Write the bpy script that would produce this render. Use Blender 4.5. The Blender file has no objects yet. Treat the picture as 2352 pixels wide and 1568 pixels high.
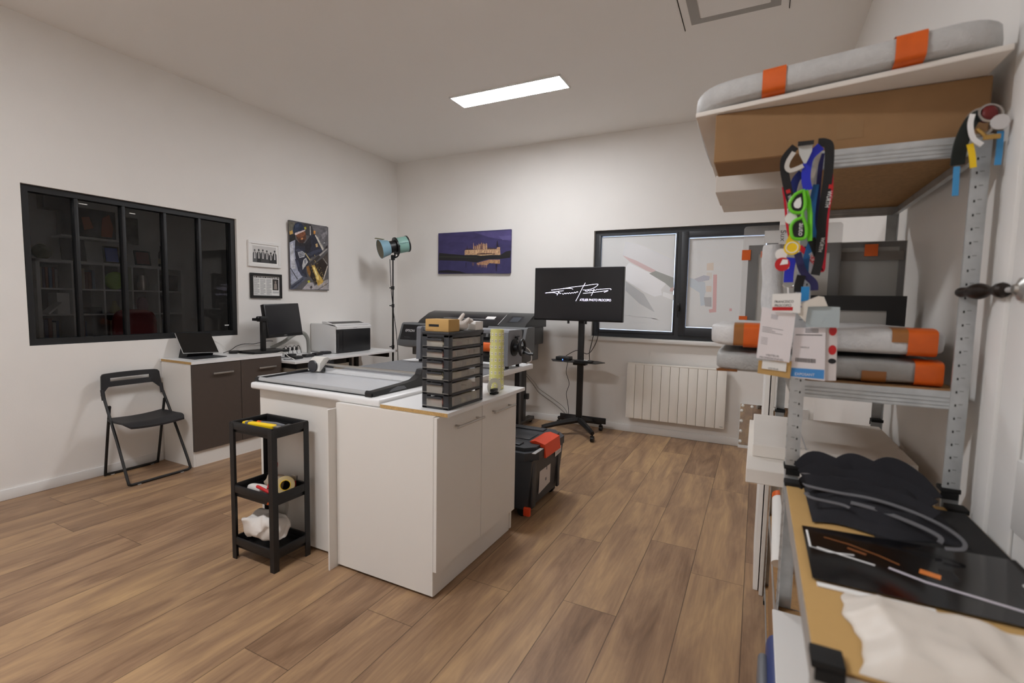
PANEL, SKY, EXPO, OFFICE_FILL = 33.0, 1.6, 0.76, 1.8
SIG=[[(2.426,1.488),(2.544,1.503),(2.662,1.521),(2.779,1.534),(2.874,1.547),(2.917,1.549),(2.916,1.539),(2.886,1.516),(2.849,1.501),(2.803,1.492),(2.765,1.492)],[(2.789,1.562),(2.771,1.532),(2.746,1.484),(2.72,1.428),(2.694,1.38)],[(2.552,1.503),(2.603,1.507),(2.643,1.506),(2.661,1.498)],[(2.56,1.483),(2.504,1.477),(2.435,1.468),(2.359,1.458),(2.431,1.463),(2.472,1.46),(2.493,1.448),(2.49,1.437)],[(2.512,1.477),(2.502,1.46),(2.491,1.437)],[(2.504,1.458),(2.518,1.464),(2.521,1.454),(2.535,1.458)],[(2.547,1.456),(2.557,1.447),(2.577,1.459),(2.585,1.451),(2.601,1.461),(2.611,1.453),(2.625,1.463),(2.637,1.455),(2.652,1.465),(2.664,1.459),(2.68,1.469),(2.688,1.461),(2.703,1.473),(2.711,1.469),(2.713,1.476)],[(2.768,1.458),(2.858,1.466),(2.951,1.478),(3.023,1.487),(2.983,1.469)],[(2.788,1.482),(2.811,1.479),(2.826,1.486),(2.838,1.481),(2.853,1.49),(2.865,1.485),(2.883,1.499),(2.872,1.474),(2.853,1.435)],[(2.883,1.492),(2.895,1.488),(2.909,1.498),(2.925,1.496),(2.939,1.499),(3.006,1.504),(3.043,1.505),(3.052,1.5),(3.049,1.493)]]
SIGTXT=[(2.735,1.3895),(3.0526,1.3879)]
FILMA=[((222,222,224),[(3.044,2.024),(3.192,1.985),(3.545,1.82),(3.553,1.636),(3.302,1.726),(3.015,1.878)]),((238,238,240),[(3.054,1.752),(3.087,1.797),(3.437,1.625),(3.481,1.581),(3.431,1.515),(3.444,1.46),(3.368,1.442),(3.256,1.492),(3.059,1.616)]),((226,190,190),[(3.015,1.878),(3.165,1.818),(3.368,1.714),(3.359,1.681),(3.269,1.715),(3.098,1.808)]),((170,172,168),[(3.368,1.709),(3.553,1.636),(3.559,1.505),(3.471,1.581),(3.304,1.682)]),((240,240,240),[(3.453,1.493),(3.561,1.461),(3.558,1.406),(3.449,1.449)]),((205,206,207),[(3.059,1.605),(3.257,1.469),(3.375,1.281),(3.216,1.367),(3.063,1.502)]),((225,185,180),[(3.526,1.532),(3.557,1.543),(3.554,1.494),(3.517,1.499)])]
FILMB=[((235,215,195),[(3.862,1.776),(3.922,1.783),(3.926,1.707),(3.862,1.708)]),((238,232,222),[(3.863,1.687),(3.912,1.686),(3.912,1.623),(3.863,1.623)]),((236,214,196),[(3.866,1.554),(3.914,1.554),(3.915,1.496),(3.867,1.496)]),((232,172,172),[(3.926,1.665),(3.96,1.665),(3.97,1.296),(3.907,1.289),(3.9,1.321),(3.935,1.327)]),((205,218,230),[(3.704,1.635),(3.852,1.591),(3.862,1.496),(3.85,1.432),(3.863,1.363),(3.823,1.356),(3.807,1.485),(3.708,1.549)]),((190,192,205),[(3.75,1.624),(3.839,1.66),(3.894,1.649),(3.891,1.612),(3.792,1.591)]),((246,246,246),[(3.954,1.743),(3.992,1.748),(4.062,1.695),(4.024,1.69),(3.945,1.717)]),((180,180,182),[(3.849,1.442),(3.919,1.443),(3.924,1.348),(3.864,1.352)]),((230,165,170),[(4.088,1.335),(4.109,1.336),(4.11,1.31),(4.089,1.309)])]
SIGA=[[(3.056,1.244),(3.233,1.232),(3.422,1.206)],[(3.101,1.271),(3.132,1.206),(3.181,1.11)],[(3.058,1.192),(3.11,1.182)],[(3.059,1.163),(3.099,1.168)],[(3.211,1.22),(3.3,1.228),(3.416,1.204)],[(3.167,1.178),(3.235,1.169),(3.308,1.175)],[(3.324,1.184),(3.363,1.168),(3.39,1.186),(3.477,1.178)]]
SIGB=[[(3.762,1.921),(3.857,1.913),(3.965,1.907)],[(3.857,1.95),(3.948,1.955),(4.174,1.913)],[(3.857,1.95),(3.916,1.922)],[(3.948,1.962),(3.975,1.904),(4.015,1.839)],[(3.877,1.902),(3.898,1.88)],[(4.004,1.898),(4.115,1.881),(4.175,1.893)],[(3.767,1.923),(3.798,1.901),(3.937,1.897)]]
FTXT=[(3.973,1.312),(4.077,1.314)]
WELD=[((112,108,96),[(-1.7033,2.1366),(-1.6239,2.1361),(-1.6359,2.0497),(-1.6974,2.0326)]),((108,106,110),[(-1.426,2.146),(-1.203,2.1545),(-1.2025,1.9422),(-1.2937,1.9182),(-1.3826,2.0759)]),((66,64,66),[(-1.5453,2.1412),(-1.426,2.146),(-1.3826,2.0759),(-1.3949,2.0111),(-1.4938,2.0252)]),((140,138,142),[(-1.2916,2.0517),(-1.2025,2.11),(-1.202,2.0635),(-1.269,2.0086)]),((190,190,190),[(-1.2638,1.9631),(-1.24,1.9798),(-1.2343,1.9665)]),((40,38,38),[(-1.6931,1.999),(-1.6263,2.0164),(-1.6171,1.9568),(-1.6926,1.9219)]),((205,165,90),[(-1.6924,2.0333),(-1.6564,2.0512),(-1.6499,2.0176),(-1.688,1.9996)]),((164,168,186),[(-1.6926,1.9219),(-1.617,1.9612),(-1.633,1.8333),(-1.597,1.6437),(-1.5396,1.5852),(-1.6869,1.5029)]),((196,198,206),[(-1.6911,1.8963),(-1.6487,1.927),(-1.6458,1.8146),(-1.6177,1.6599),(-1.6797,1.6555)]),((80,84,92),[(-1.6928,1.6632),(-1.6816,1.664),(-1.5987,1.5554),(-1.6093,1.5504)]),((84,88,104),[(-1.688,1.4985),(-1.545,1.5849),(-1.4778,1.5797),(-1.6322,1.4525),(-1.6901,1.4444)]),((150,155,165),[(-1.6849,1.503),(-1.5449,1.5893),(-1.5397,1.5807),(-1.678,1.4902)]),((56,60,72),[(-1.6835,1.4682),(-1.5347,1.5632),(-1.5294,1.5545),(-1.6736,1.4511)]),((172,166,168),[(-1.5475,1.4491),(-1.4699,1.5259),(-1.403,1.5289),(-1.3866,1.493),(-1.1982,1.5761),(-1.1889,1.46)]),((80,76,78),[(-1.4487,1.4769),(-1.4316,1.4958),(-1.4129,1.4782),(-1.4345,1.4565)]),((120,116,120),[(-1.3473,1.4557),(-1.1987,1.5383),(-1.1952,1.5271),(-1.3242,1.4555)]),((44,46,60),[(-1.6222,1.9606),(-1.5756,1.9356),(-1.5041,1.9352),(-1.4393,2.0189),(-1.3774,2.0495),(-1.3386,1.9909),(-1.2709,1.8837),(-1.2831,1.8501),(-1.4321,1.7904),(-1.4668,1.7065),(-1.5003,1.6681),(-1.4778,1.5797),(-1.5556,1.5932),(-1.5968,1.6525),(-1.633,1.8333)]),((58,62,80),[(-1.6312,1.7638),(-1.595,1.7494),(-1.5442,1.6295),(-1.4853,1.5883),(-1.5556,1.5932),(-1.5968,1.6525)]),((34,34,42),[(-1.5063,1.9349),(-1.4395,2.0054),(-1.4188,1.9181),(-1.4645,1.8324),(-1.5028,1.8286)]),((62,66,84),[(-1.5084,1.8192),(-1.2939,1.9062),(-1.2686,1.883),(-1.4317,1.8158),(-1.4923,1.8065)]),((74,78,96),[(-1.6264,1.8514),(-1.5821,1.8735),(-1.5294,1.8482),(-1.5935,1.8285)]),((44,42,48),[(-1.6221,1.9649),(-1.5756,1.9356),(-1.5063,1.9349),(-1.4339,2.0106),(-1.4289,1.9781),(-1.5156,1.8984),(-1.6183,1.8958)]),((96,62,46),[(-1.6192,2.0087),(-1.5017,2.0684),(-1.4873,2.026),(-1.4892,1.9814),(-1.5278,1.9324),(-1.5756,1.9356),(-1.6013,1.9675)]),((136,84,56),[(-1.613,2.006),(-1.5083,2.0604),(-1.4937,2.034),(-1.5212,2.0039),(-1.5801,1.9789)]),((204,140,92),[(-1.5536,1.9839),(-1.5267,1.9926),(-1.5251,1.9663),(-1.5487,1.9599)]),((60,40,34),[(-1.5855,1.9694),(-1.554,1.9628),(-1.5109,1.9787),(-1.5037,1.9574),(-1.5332,1.9318),(-1.5724,1.9378)]),((44,54,76),[(-1.6493,2.0478),(-1.6402,2.0922),(-1.6211,2.1227),(-1.5874,2.1435),(-1.5453,2.1394),(-1.5118,2.1022),(-1.5037,2.0752),(-1.6366,2.0168)]),((64,76,100),[(-1.6215,2.1036),(-1.5982,2.1244),(-1.572,2.1267),(-1.5884,2.0911),(-1.6221,2.0689)]),((226,206,204),[(-1.6294,2.0143),(-1.6229,2.029),(-1.5015,2.0763),(-1.4963,2.0673),(-1.6193,2.0052)]),((188,180,60),[(-1.5118,2.1022),(-1.4879,2.111),(-1.484,2.0868),(-1.5037,2.0769)]),((176,178,184),[(-1.5976,1.8325),(-1.5347,1.8494),(-1.5017,1.8305),(-1.5132,1.792),(-1.5755,1.7758)]),((70,74,88),[(-1.5851,1.825),(-1.5274,1.8404),(-1.5253,1.8353),(-1.5831,1.8181)]),((70,74,88),[(-1.5833,1.8102),(-1.5212,1.8268),(-1.5191,1.8208),(-1.5803,1.8035)]),((70,74,88),[(-1.5773,1.795),(-1.5172,1.8112),(-1.5173,1.805),(-1.5753,1.7881)]),((186,186,188),[(-1.5256,1.7642),(-1.4927,1.785),(-1.4661,1.7425),(-1.4974,1.7041),(-1.5383,1.6548),(-1.5428,1.7006)]),((120,122,130),[(-1.5182,1.756),(-1.4985,1.7666),(-1.4881,1.7407),(-1.5102,1.7165)]),((46,36,30),[(-1.4723,1.706),(-1.4339,1.6909),(-1.2839,1.7964),(-1.1996,1.7269),(-1.2612,1.5915),(-1.2994,1.5504),(-1.3693,1.5102),(-1.4357,1.582),(-1.4702,1.6342)]),((78,70,64),[(-1.284,1.7946),(-1.1999,1.877),(-1.1972,1.727)]),((200,192,180),[(-1.2698,1.5724),(-1.208,1.7262),(-1.1985,1.7213),(-1.2581,1.5636)]),((150,146,140),[(-1.2627,1.8057),(-1.2042,1.7406),(-1.2091,1.7336),(-1.2675,1.7979)]),((64,58,58),[(-1.4709,1.7196),(-1.324,1.8296),(-1.3023,1.8114),(-1.4338,1.6927),(-1.456,1.6929)]),((170,165,160),[(-1.324,1.8296),(-1.2113,1.9151),(-1.2043,1.9028),(-1.3069,1.8183)]),((40,36,36),[(-1.235,1.92),(-1.2036,1.9533),(-1.2016,1.9236),(-1.2282,1.9002)]),((205,200,190),[(-1.3742,2.0363),(-1.3584,2.0384),(-1.2566,1.8945),(-1.2732,1.8835)]),((190,186,178),[(-1.3473,2.0217),(-1.3404,2.0253),(-1.2541,1.9086),(-1.2612,1.9023)]),((190,185,178),[(-1.4397,2.1234),(-1.4286,2.1242),(-1.4269,2.0295),(-1.438,2.028)]),((215,150,70),[(-1.3903,2.0838),(-1.3644,2.0829),(-1.3696,2.0451),(-1.392,2.0476)]),((200,170,120),[(-1.3679,1.9419),(-1.3415,1.9541),(-1.3341,1.9184),(-1.3605,1.91)]),((196,180,130),[(-1.4543,1.7884),(-1.4369,1.772),(-1.4438,1.7569),(-1.506,1.8283),(-1.4994,1.8361)]),((140,100,50),[(-1.4911,1.6938),(-1.4601,1.707),(-1.4348,1.6365),(-1.4446,1.5815),(-1.4769,1.6293)]),((196,160,78),[(-1.4246,1.7097),(-1.3819,1.7129),(-1.3329,1.6338),(-1.2618,1.5522),(-1.2739,1.533),(-1.3409,1.4929),(-1.3703,1.5856),(-1.4031,1.6567)]),((236,212,132),[(-1.4058,1.6975),(-1.3822,1.6928),(-1.3378,1.615),(-1.3204,1.5494),(-1.3547,1.5662)]),((250,238,180),[(-1.4003,1.6888),(-1.3868,1.6852),(-1.3561,1.6185),(-1.3653,1.6115)]),((190,190,60),[(-1.4784,1.5436),(-1.453,1.5493),(-1.4422,1.5317),(-1.4722,1.5204)])]
CAST=[((84,76,128),[(1.2107,2.1952),(1.7245,2.1933),(1.7208,2.0707),(1.4289,2.1248)]),((96,88,140),[(1.5509,2.1335),(1.7219,2.1328),(1.7205,2.088),(1.608,2.0857)]),((34,32,34),[(0.7029,1.9618),(0.8287,1.947),(1.0769,1.9232),(1.2655,1.9239),(1.5833,1.9117),(1.6585,1.9515),(1.72,1.96),(1.7154,1.8768),(1.5842,1.866),(1.4003,1.8668),(1.2585,1.8304),(1.0779,1.8524),(0.6972,1.8704)]),((52,54,44),[(0.7014,1.9206),(1.0072,1.9089),(1.266,1.8937),(1.2576,1.8867),(0.6997,1.9079)]),((58,54,98),[(0.6972,1.8704),(1.0779,1.8524),(1.2585,1.8304),(1.4003,1.8668),(1.5842,1.866),(1.7154,1.8768),(1.7114,1.6922),(0.6921,1.7123)]),((26,24,32),[(0.6921,1.7123),(0.7029,1.7401),(0.8306,1.7459),(1.0093,1.7288),(1.1146,1.7004)]),((196,158,124),[(1.0839,1.9252),(1.0832,1.9762),(1.0935,1.9854),(1.201,1.9848),(1.2561,1.986),(1.315,1.9905),(1.3901,1.9859),(1.5294,1.9828),(1.5412,2.0042),(1.5775,2.003),(1.5833,1.9117)]),((70,54,60),[(1.0935,1.9854),(1.1106,1.9993),(1.1794,2.0014),(1.201,1.9848)]),((66,50,58),[(1.3901,1.9859),(1.4146,2.0036),(1.513,1.996),(1.5294,1.9828)]),((96,70,60),[(1.2569,1.9349),(1.3325,1.9435),(1.5141,1.9326),(1.5062,1.9187),(1.2571,1.9241)]),((222,186,140),[(1.2571,1.9205),(1.4735,1.9238),(1.4736,1.9168),(1.3163,1.911)]),((150,112,96),[(1.2052,1.989),(1.2063,2.0265),(1.2215,2.0346),(1.2556,2.0212),(1.2805,2.0454),(1.3058,2.0444),(1.3221,2.071),(1.3392,2.0432),(1.3724,2.0491),(1.3935,2.027),(1.3984,1.9842)]),((176,132,110),[(1.0892,1.9797),(1.0927,1.9796),(1.0947,1.9613),(1.0895,1.9615)]),((150,112,88),[(1.1041,1.9719),(1.1101,1.9718),(1.1094,1.9572),(1.1043,1.9574)]),((240,210,160),[(1.1186,1.9846),(1.1238,1.9844),(1.1242,1.9532),(1.119,1.9533)]),((150,112,88),[(1.1334,1.9747),(1.1403,1.9745),(1.1391,1.9375),(1.1339,1.9376)]),((150,112,88),[(1.1481,1.9706),(1.155,1.9704),(1.1535,1.9516),(1.1483,1.9517)]),((226,192,150),[(1.1626,1.9738),(1.1678,1.9736),(1.1681,1.9475),(1.163,1.9477)]),((240,210,160),[(1.1772,1.9733),(1.1823,1.9732),(1.1826,1.9551),(1.1775,1.9552)]),((226,192,150),[(1.1917,1.9779),(1.1968,1.9778),(1.1973,1.9431),(1.1922,1.9432)]),((226,192,150),[(1.2063,1.9688),(1.2106,1.9687),(1.2117,1.9499),(1.2066,1.95)]),((176,132,110),[(1.2207,1.977),(1.2275,1.9768),(1.2262,1.9459),(1.2211,1.946)]),((226,192,150),[(1.2352,1.973),(1.2394,1.9728),(1.2408,1.9354),(1.2357,1.9355)]),((240,210,160),[(1.2496,1.9725),(1.2563,1.9723),(1.2552,1.9385),(1.2501,1.9387)]),((226,192,150),[(1.264,1.9685),(1.2708,1.9683),(1.2694,1.9489),(1.2643,1.9491)]),((226,192,150),[(1.2783,1.9738),(1.2833,1.9736),(1.2837,1.9507),(1.2786,1.9508)]),((176,132,110),[(1.2927,1.9683),(1.2969,1.9682),(1.2981,1.9452),(1.293,1.9454)]),((150,112,88),[(1.307,1.9672),(1.3103,1.9671),(1.3123,1.9469),(1.3073,1.9471)]),((150,112,88),[(1.3211,1.9782),(1.3261,1.978),(1.3264,1.9551),(1.3214,1.9553)]),((240,210,160),[(1.3354,1.9691),(1.3421,1.9689),(1.3409,1.9411),(1.3359,1.9413)]),((240,210,160),[(1.3495,1.9744),(1.3554,1.9742),(1.355,1.9428),(1.35,1.943)]),((150,112,88),[(1.3638,1.9675),(1.3704,1.9673),(1.3691,1.951),(1.3641,1.9511)]),((226,192,150),[(1.3779,1.9664),(1.3821,1.9663),(1.3835,1.9342),(1.3785,1.9343)]),((176,132,110),[(1.392,1.966),(1.3978,1.9658),(1.3973,1.948),(1.3923,1.9482)]),((176,132,110),[(1.4061,1.9648),(1.4111,1.9647),(1.4114,1.9476),(1.4064,1.9478)]),((226,192,150),[(1.4201,1.9708),(1.425,1.9706),(1.4256,1.938),(1.4206,1.9381)]),((176,132,110),[(1.4341,1.971),(1.4374,1.9709),(1.4396,1.9368),(1.4347,1.937)]),((226,192,150),[(1.4481,1.9685),(1.4547,1.9683),(1.4533,1.9535),(1.4484,1.9536)]),((150,112,88),[(1.462,1.968),(1.4686,1.9678),(1.4675,1.9375),(1.4626,1.9376)]),((240,210,160),[(1.4761,1.962),(1.481,1.9618),(1.4816,1.9279),(1.4767,1.928)]),((176,132,110),[(1.49,1.9622),(1.4948,1.9621),(1.4954,1.9296),(1.4905,1.9297)]),((176,132,110),[(1.5038,1.9618),(1.5079,1.9617),(1.5093,1.9264),(1.5045,1.9265)]),((176,132,110),[(1.5176,1.9656),(1.5233,1.9654),(1.523,1.9344),(1.5181,1.9346)]),((240,210,160),[(1.5313,1.968),(1.5378,1.9678),(1.5367,1.9397),(1.5318,1.9398)]),((240,210,160),[(1.5452,1.964),(1.5508,1.9639),(1.5506,1.933),(1.5457,1.9331)]),((150,112,88),[(1.5589,1.9643),(1.5654,1.9641),(1.5644,1.9283),(1.5596,1.9285)]),((176,132,110),[(1.5725,1.9695),(1.5765,1.9694),(1.5776,1.9553),(1.5728,1.9555)]),((214,178,140),[(1.2068,1.9904),(1.2067,2.0574),(1.209,2.0732),(1.2127,2.0572),(1.2145,1.9902)]),((70,52,62),[(1.2196,1.99),(1.2199,2.0253),(1.2223,2.041),(1.2259,2.0251),(1.2273,1.9898)]),((214,178,140),[(1.2324,1.9896),(1.2329,2.0133),(1.2352,2.0291),(1.2388,2.0131),(1.24,1.9894)]),((120,84,84),[(1.2451,1.9892),(1.2452,2.0409),(1.2475,2.0566),(1.2511,2.0407),(1.2527,1.9889)]),((214,178,140),[(1.2578,1.9888),(1.258,2.0333),(1.2602,2.049),(1.2639,2.0331),(1.2654,1.9885)]),((190,150,120),[(1.2705,1.9884),(1.2708,2.0185),(1.2731,2.0342),(1.2767,2.0183),(1.2781,1.9881)]),((190,150,120),[(1.2831,1.988),(1.283,2.0503),(1.2853,2.0659),(1.2889,2.0501),(1.2907,1.9877)]),((214,178,140),[(1.2957,1.9876),(1.2958,2.0355),(1.2981,2.0512),(1.3017,2.0353),(1.3033,1.9873)]),((70,52,62),[(1.3083,1.9872),(1.3086,2.0222),(1.3109,2.0378),(1.3145,2.022),(1.3159,1.9869)]),((120,84,84),[(1.3209,1.9867),(1.3209,2.0425),(1.3231,2.0581),(1.3267,2.0422),(1.3284,1.9865)]),((120,84,84),[(1.3335,1.9863),(1.3337,2.0263),(1.3359,2.0419),(1.3395,2.0261),(1.341,1.9861)]),((214,178,140),[(1.346,1.9859),(1.3458,2.0515),(1.348,2.0671),(1.3516,2.0513),(1.3535,1.9857)]),((214,178,140),[(1.3585,1.9855),(1.3584,2.0446),(1.3606,2.0602),(1.3642,2.0444),(1.366,1.9853)]),((190,150,120),[(1.371,1.9851),(1.3714,2.01),(1.3736,2.0256),(1.3772,2.0098),(1.3785,1.9849)]),((214,178,140),[(1.3834,1.9847),(1.3832,2.0473),(1.3854,2.0628),(1.389,2.0471),(1.3909,1.9845)]),((214,178,140),[(1.3959,1.9843),(1.3957,2.0411),(1.398,2.0567),(1.4015,2.0409),(1.4033,1.9841)]),((64,48,58),[(1.0935,1.9883),(1.0965,2.0194),(1.1004,1.9881)]),((64,48,58),[(1.1229,1.9873),(1.126,2.0083),(1.1298,1.9871)]),((64,48,58),[(1.1522,1.9864),(1.1553,2.0066),(1.159,1.9862)]),((64,48,58),[(1.1813,1.9855),(1.1843,2.0143),(1.1881,1.9853)]),((64,48,58),[(1.2103,1.9845),(1.2134,2.0046),(1.2171,1.9843)]),((64,48,58),[(1.2392,1.9836),(1.2423,2.008),(1.246,1.9834)]),((64,48,58),[(1.268,1.9827),(1.271,2.0063),(1.2748,1.9825)]),((64,48,58),[(1.2967,1.9818),(1.2997,2.0003),(1.3034,1.9816)]),((64,48,58),[(1.3252,1.9809),(1.328,2.0151),(1.3319,1.9807)]),((64,48,58),[(1.3536,1.98),(1.3566,1.9998),(1.3603,1.9798)]),((64,48,58),[(1.3819,1.9791),(1.3847,2.0103),(1.3885,1.9789)]),((64,48,58),[(1.41,1.9782),(1.4128,2.0079),(1.4166,1.978)]),((64,48,58),[(1.4381,1.9773),(1.4409,2.0013),(1.4447,1.9771)]),((64,48,58),[(1.466,1.9764),(1.4689,1.9996),(1.4725,1.9762)]),((64,48,58),[(1.4938,1.9755),(1.4966,1.9994),(1.5003,1.9753)]),((64,48,58),[(1.5215,1.9746),(1.5243,1.9985),(1.528,1.9744)]),((64,48,58),[(1.549,1.9738),(1.5519,1.9954),(1.5555,1.9736)]),((64,48,58),[(1.5765,1.9729),(1.5792,2.0008),(1.5829,1.9727)]),((36,28,44),[(1.5274,2.0047),(1.5358,2.0746),(1.5421,2.0835),(1.5495,2.0355),(1.5614,2.0035)]),((44,36,52),[(1.1125,1.9862),(1.1186,2.0513),(1.1281,1.9857)]),((176,132,102),[(1.2586,1.8232),(1.3174,1.8364),(1.4335,1.861),(1.5803,1.8577),(1.5796,1.8084),(1.5163,1.8125),(1.4342,1.8197),(1.4098,1.7988),(1.2589,1.8016)]),((110,82,92),[(1.2587,1.816),(1.2646,1.8159),(1.2634,1.7885),(1.2609,1.7813)]),((110,82,92),[(1.2706,1.8158),(1.2765,1.8156),(1.2755,1.7681),(1.2729,1.7775)]),((196,160,128),[(1.2824,1.8155),(1.2883,1.8154),(1.2871,1.7866),(1.2848,1.7708)]),((110,82,92),[(1.2942,1.8153),(1.3001,1.8152),(1.2992,1.7684),(1.2964,1.7814)]),((110,82,92),[(1.306,1.8151),(1.3119,1.815),(1.3112,1.7538),(1.3084,1.7733)]),((110,82,92),[(1.3178,1.8149),(1.3237,1.8147),(1.3224,1.7903),(1.3203,1.7609)]),((196,160,128),[(1.3295,1.8146),(1.3354,1.8145),(1.3344,1.7708),(1.332,1.7658)]),((160,120,104),[(1.3413,1.8144),(1.3471,1.8143),(1.3461,1.7713),(1.3437,1.7685)]),((160,120,104),[(1.353,1.8142),(1.3588,1.8141),(1.3575,1.7897),(1.3555,1.7589)]),((196,160,128),[(1.3647,1.814),(1.3705,1.8138),(1.3697,1.7616),(1.367,1.776)]),((196,160,128),[(1.3763,1.8137),(1.3822,1.8136),(1.3809,1.7879),(1.3789,1.7586)]),((196,160,128),[(1.388,1.8135),(1.3938,1.8134),(1.3931,1.7527),(1.3902,1.777)]),((196,160,128),[(1.3996,1.8133),(1.4054,1.8132),(1.4043,1.7775),(1.4022,1.759)]),((206,164,110),[(1.4419,1.853),(1.4469,1.8515),(1.4474,1.8181),(1.4425,1.8196)]),((206,164,110),[(1.4526,1.8521),(1.4575,1.8512),(1.4582,1.8164),(1.4532,1.8194)]),((206,164,110),[(1.4634,1.844),(1.4682,1.851),(1.4689,1.812),(1.4639,1.8192)]),((226,190,130),[(1.4739,1.8516),(1.4789,1.8508),(1.4793,1.8245),(1.4745,1.8189)]),((150,112,80),[(1.4845,1.8542),(1.4895,1.8505),(1.49,1.8222),(1.4852,1.8187)]),((206,164,110),[(1.4952,1.8511),(1.5001,1.8503),(1.5007,1.822),(1.4958,1.8185)]),((150,112,80),[(1.5058,1.8509),(1.5107,1.8501),(1.5114,1.814),(1.5064,1.8183)]),((206,164,110),[(1.5165,1.845),(1.5213,1.8498),(1.5221,1.8074),(1.517,1.8181)]),((226,190,130),[(1.527,1.8483),(1.5319,1.8496),(1.5326,1.8093),(1.5276,1.8179)]),((206,164,110),[(1.5376,1.8502),(1.5425,1.8494),(1.5431,1.8155),(1.5382,1.8177)]),((206,164,110),[(1.5481,1.8492),(1.553,1.8491),(1.5538,1.8075),(1.5487,1.8175)]),((150,112,80),[(1.5587,1.8476),(1.5635,1.8489),(1.5642,1.8122),(1.5593,1.8173)]),((206,164,110),[(1.5691,1.8523),(1.574,1.8487),(1.5748,1.8064),(1.5698,1.8171)]),((40,32,54),[(1.5204,1.8096),(1.5449,1.8034),(1.536,1.7187),(1.5261,1.7259)]),((40,34,60),[(1.0998,1.8336),(1.1146,1.8333),(1.1102,1.7677),(1.105,1.7678)]),((96,76,92),[(1.1921,1.8318),(1.2246,1.8282),(1.2209,1.7878),(1.1978,1.7918)])]
PLATEP=[(4.4081,1.7759),(4.4407,1.7754),(4.4403,1.7561),(4.429,1.7268),(4.4241,1.7262),(4.412,1.751)]
LAN=[('k',0.02,[(4.4026,1.7763),(4.3819,1.7507),(4.3793,1.7271),(4.3851,1.6939),(4.3975,1.6448),(4.4094,1.6221)]),('k',0.021,[(4.4532,1.7784),(4.468,1.7766),(4.4788,1.7627),(4.4806,1.7016),(4.4771,1.6385),(4.4735,1.5748),(4.4739,1.4885),(4.4664,1.4381)]),('r',0.013,[(4.4867,1.722),(4.4905,1.6586),(4.4866,1.6166),(4.4855,1.5741),(4.4851,1.4882),(4.4835,1.4527),(4.4687,1.4714),(4.4503,1.4941),(4.4285,1.5171)]),('b',0.021,[(4.4602,1.7681),(4.4375,1.7444),(4.4316,1.7173),(4.4316,1.6852),(4.4378,1.6588)]),('d',0.02,[(4.4233,1.7139),(4.4101,1.6958),(4.4039,1.6682),(4.4026,1.6466)]),('g',0.011,[(4.4598,1.7608),(4.4482,1.7049),(4.4388,1.6416)]),('c',0.016,[(4.4563,1.6786),(4.4523,1.619),(4.4529,1.5759),(4.4576,1.5433),(4.4465,1.4855),(4.4456,1.4458)]),('n',0.011,[(4.4671,1.7599),(4.4641,1.7033),(4.4635,1.6182),(4.4636,1.5365),(4.4389,1.5056)]),('r',0.006,[(4.3802,1.6769),(4.389,1.6236),(4.3944,1.5792),(4.4036,1.5369)]),('b',0.023,[(4.4112,1.4864),(4.4071,1.4487),(4.407,1.4197)]),('n',0.018,[(4.4241,1.4986),(4.4351,1.4584),(4.4471,1.4383),(4.4654,1.4183),(4.4683,1.3984)]),('k',0.021,[(4.4363,1.4384),(4.4321,1.4158),(4.4312,1.3932)]),('w',0.011,[(4.3998,1.7595),(4.3884,1.7392),(4.3854,1.7222),(4.3937,1.7126),(4.4117,1.7172),(4.4228,1.7225)]),('k',0.018,[(4.4525,1.5348),(4.4702,1.4886),(4.468,1.4825)])]
BADGE={'white1':[(4.3694,1.3869),(4.4359,1.3899),(4.4368,1.3367),(4.3697,1.34)],'red1':[(4.3713,1.352),(4.4193,1.353),(4.4189,1.3437),(4.3709,1.3426)],'c2':[(4.3464,1.3522),(4.4272,1.3352),(4.4193,1.2041),(4.34,1.2114)],'c3':[(4.3462,1.204),(4.4257,1.2071),(4.424,1.16),(4.3446,1.1687)],'c3b':[(4.3553,1.2059),(4.4139,1.2025),(4.4131,1.1782),(4.3543,1.1825)],'c4':[(4.4271,1.2978),(4.4977,1.3006),(4.504,1.1597),(4.4238,1.1638)],'c4b':[(4.4258,1.1894),(4.5012,1.1891),(4.5017,1.1644),(4.425,1.1657)],'c5':[(4.4977,1.3006),(4.5248,1.3017),(4.5296,1.162),(4.504,1.1597)],'c6':[(4.4526,1.3581),(4.525,1.3547),(4.5262,1.3018),(4.4527,1.3013)],'c7':[(4.4199,1.35),(4.4549,1.3729),(4.4753,1.3829),(4.4878,1.3806),(4.4975,1.3565),(4.4539,1.3544),(4.4498,1.3136)],'tab':[(4.4364,1.4071),(4.4555,1.4072),(4.4554,1.3717),(4.4361,1.3672)]}
BT={'fran':[(4.3761,1.3662),(4.4199,1.3679)],'proc':[(4.3766,1.3561),(4.4151,1.3574)],'vis':[(4.362,1.2219),(4.3942,1.2189)],'pro':[(4.3472,1.215),(4.4058,1.2095)],'vis2':[(4.3697,1.185),(4.395,1.1831)],'exp':[(4.4352,1.1737),(4.4802,1.1742)],'l1':[(4.3506,1.2947),(4.4012,1.2917)],'l2':[(4.3513,1.2819),(4.382,1.2782)],'bar':[(4.4301,1.2074),(4.4823,1.2087)],'rdot':[(4.5146,1.2916),(4.5176,1.2431)],'blk':[(4.5195,1.2114)],'logo':[(4.3706,1.3235),(4.3896,1.3229)],'line4':[(4.4315,1.278),(4.4959,1.2798)],'t4':[(4.443,1.2465),(4.4644,1.246)],'blu':[(4.4358,1.3541)]}
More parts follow.
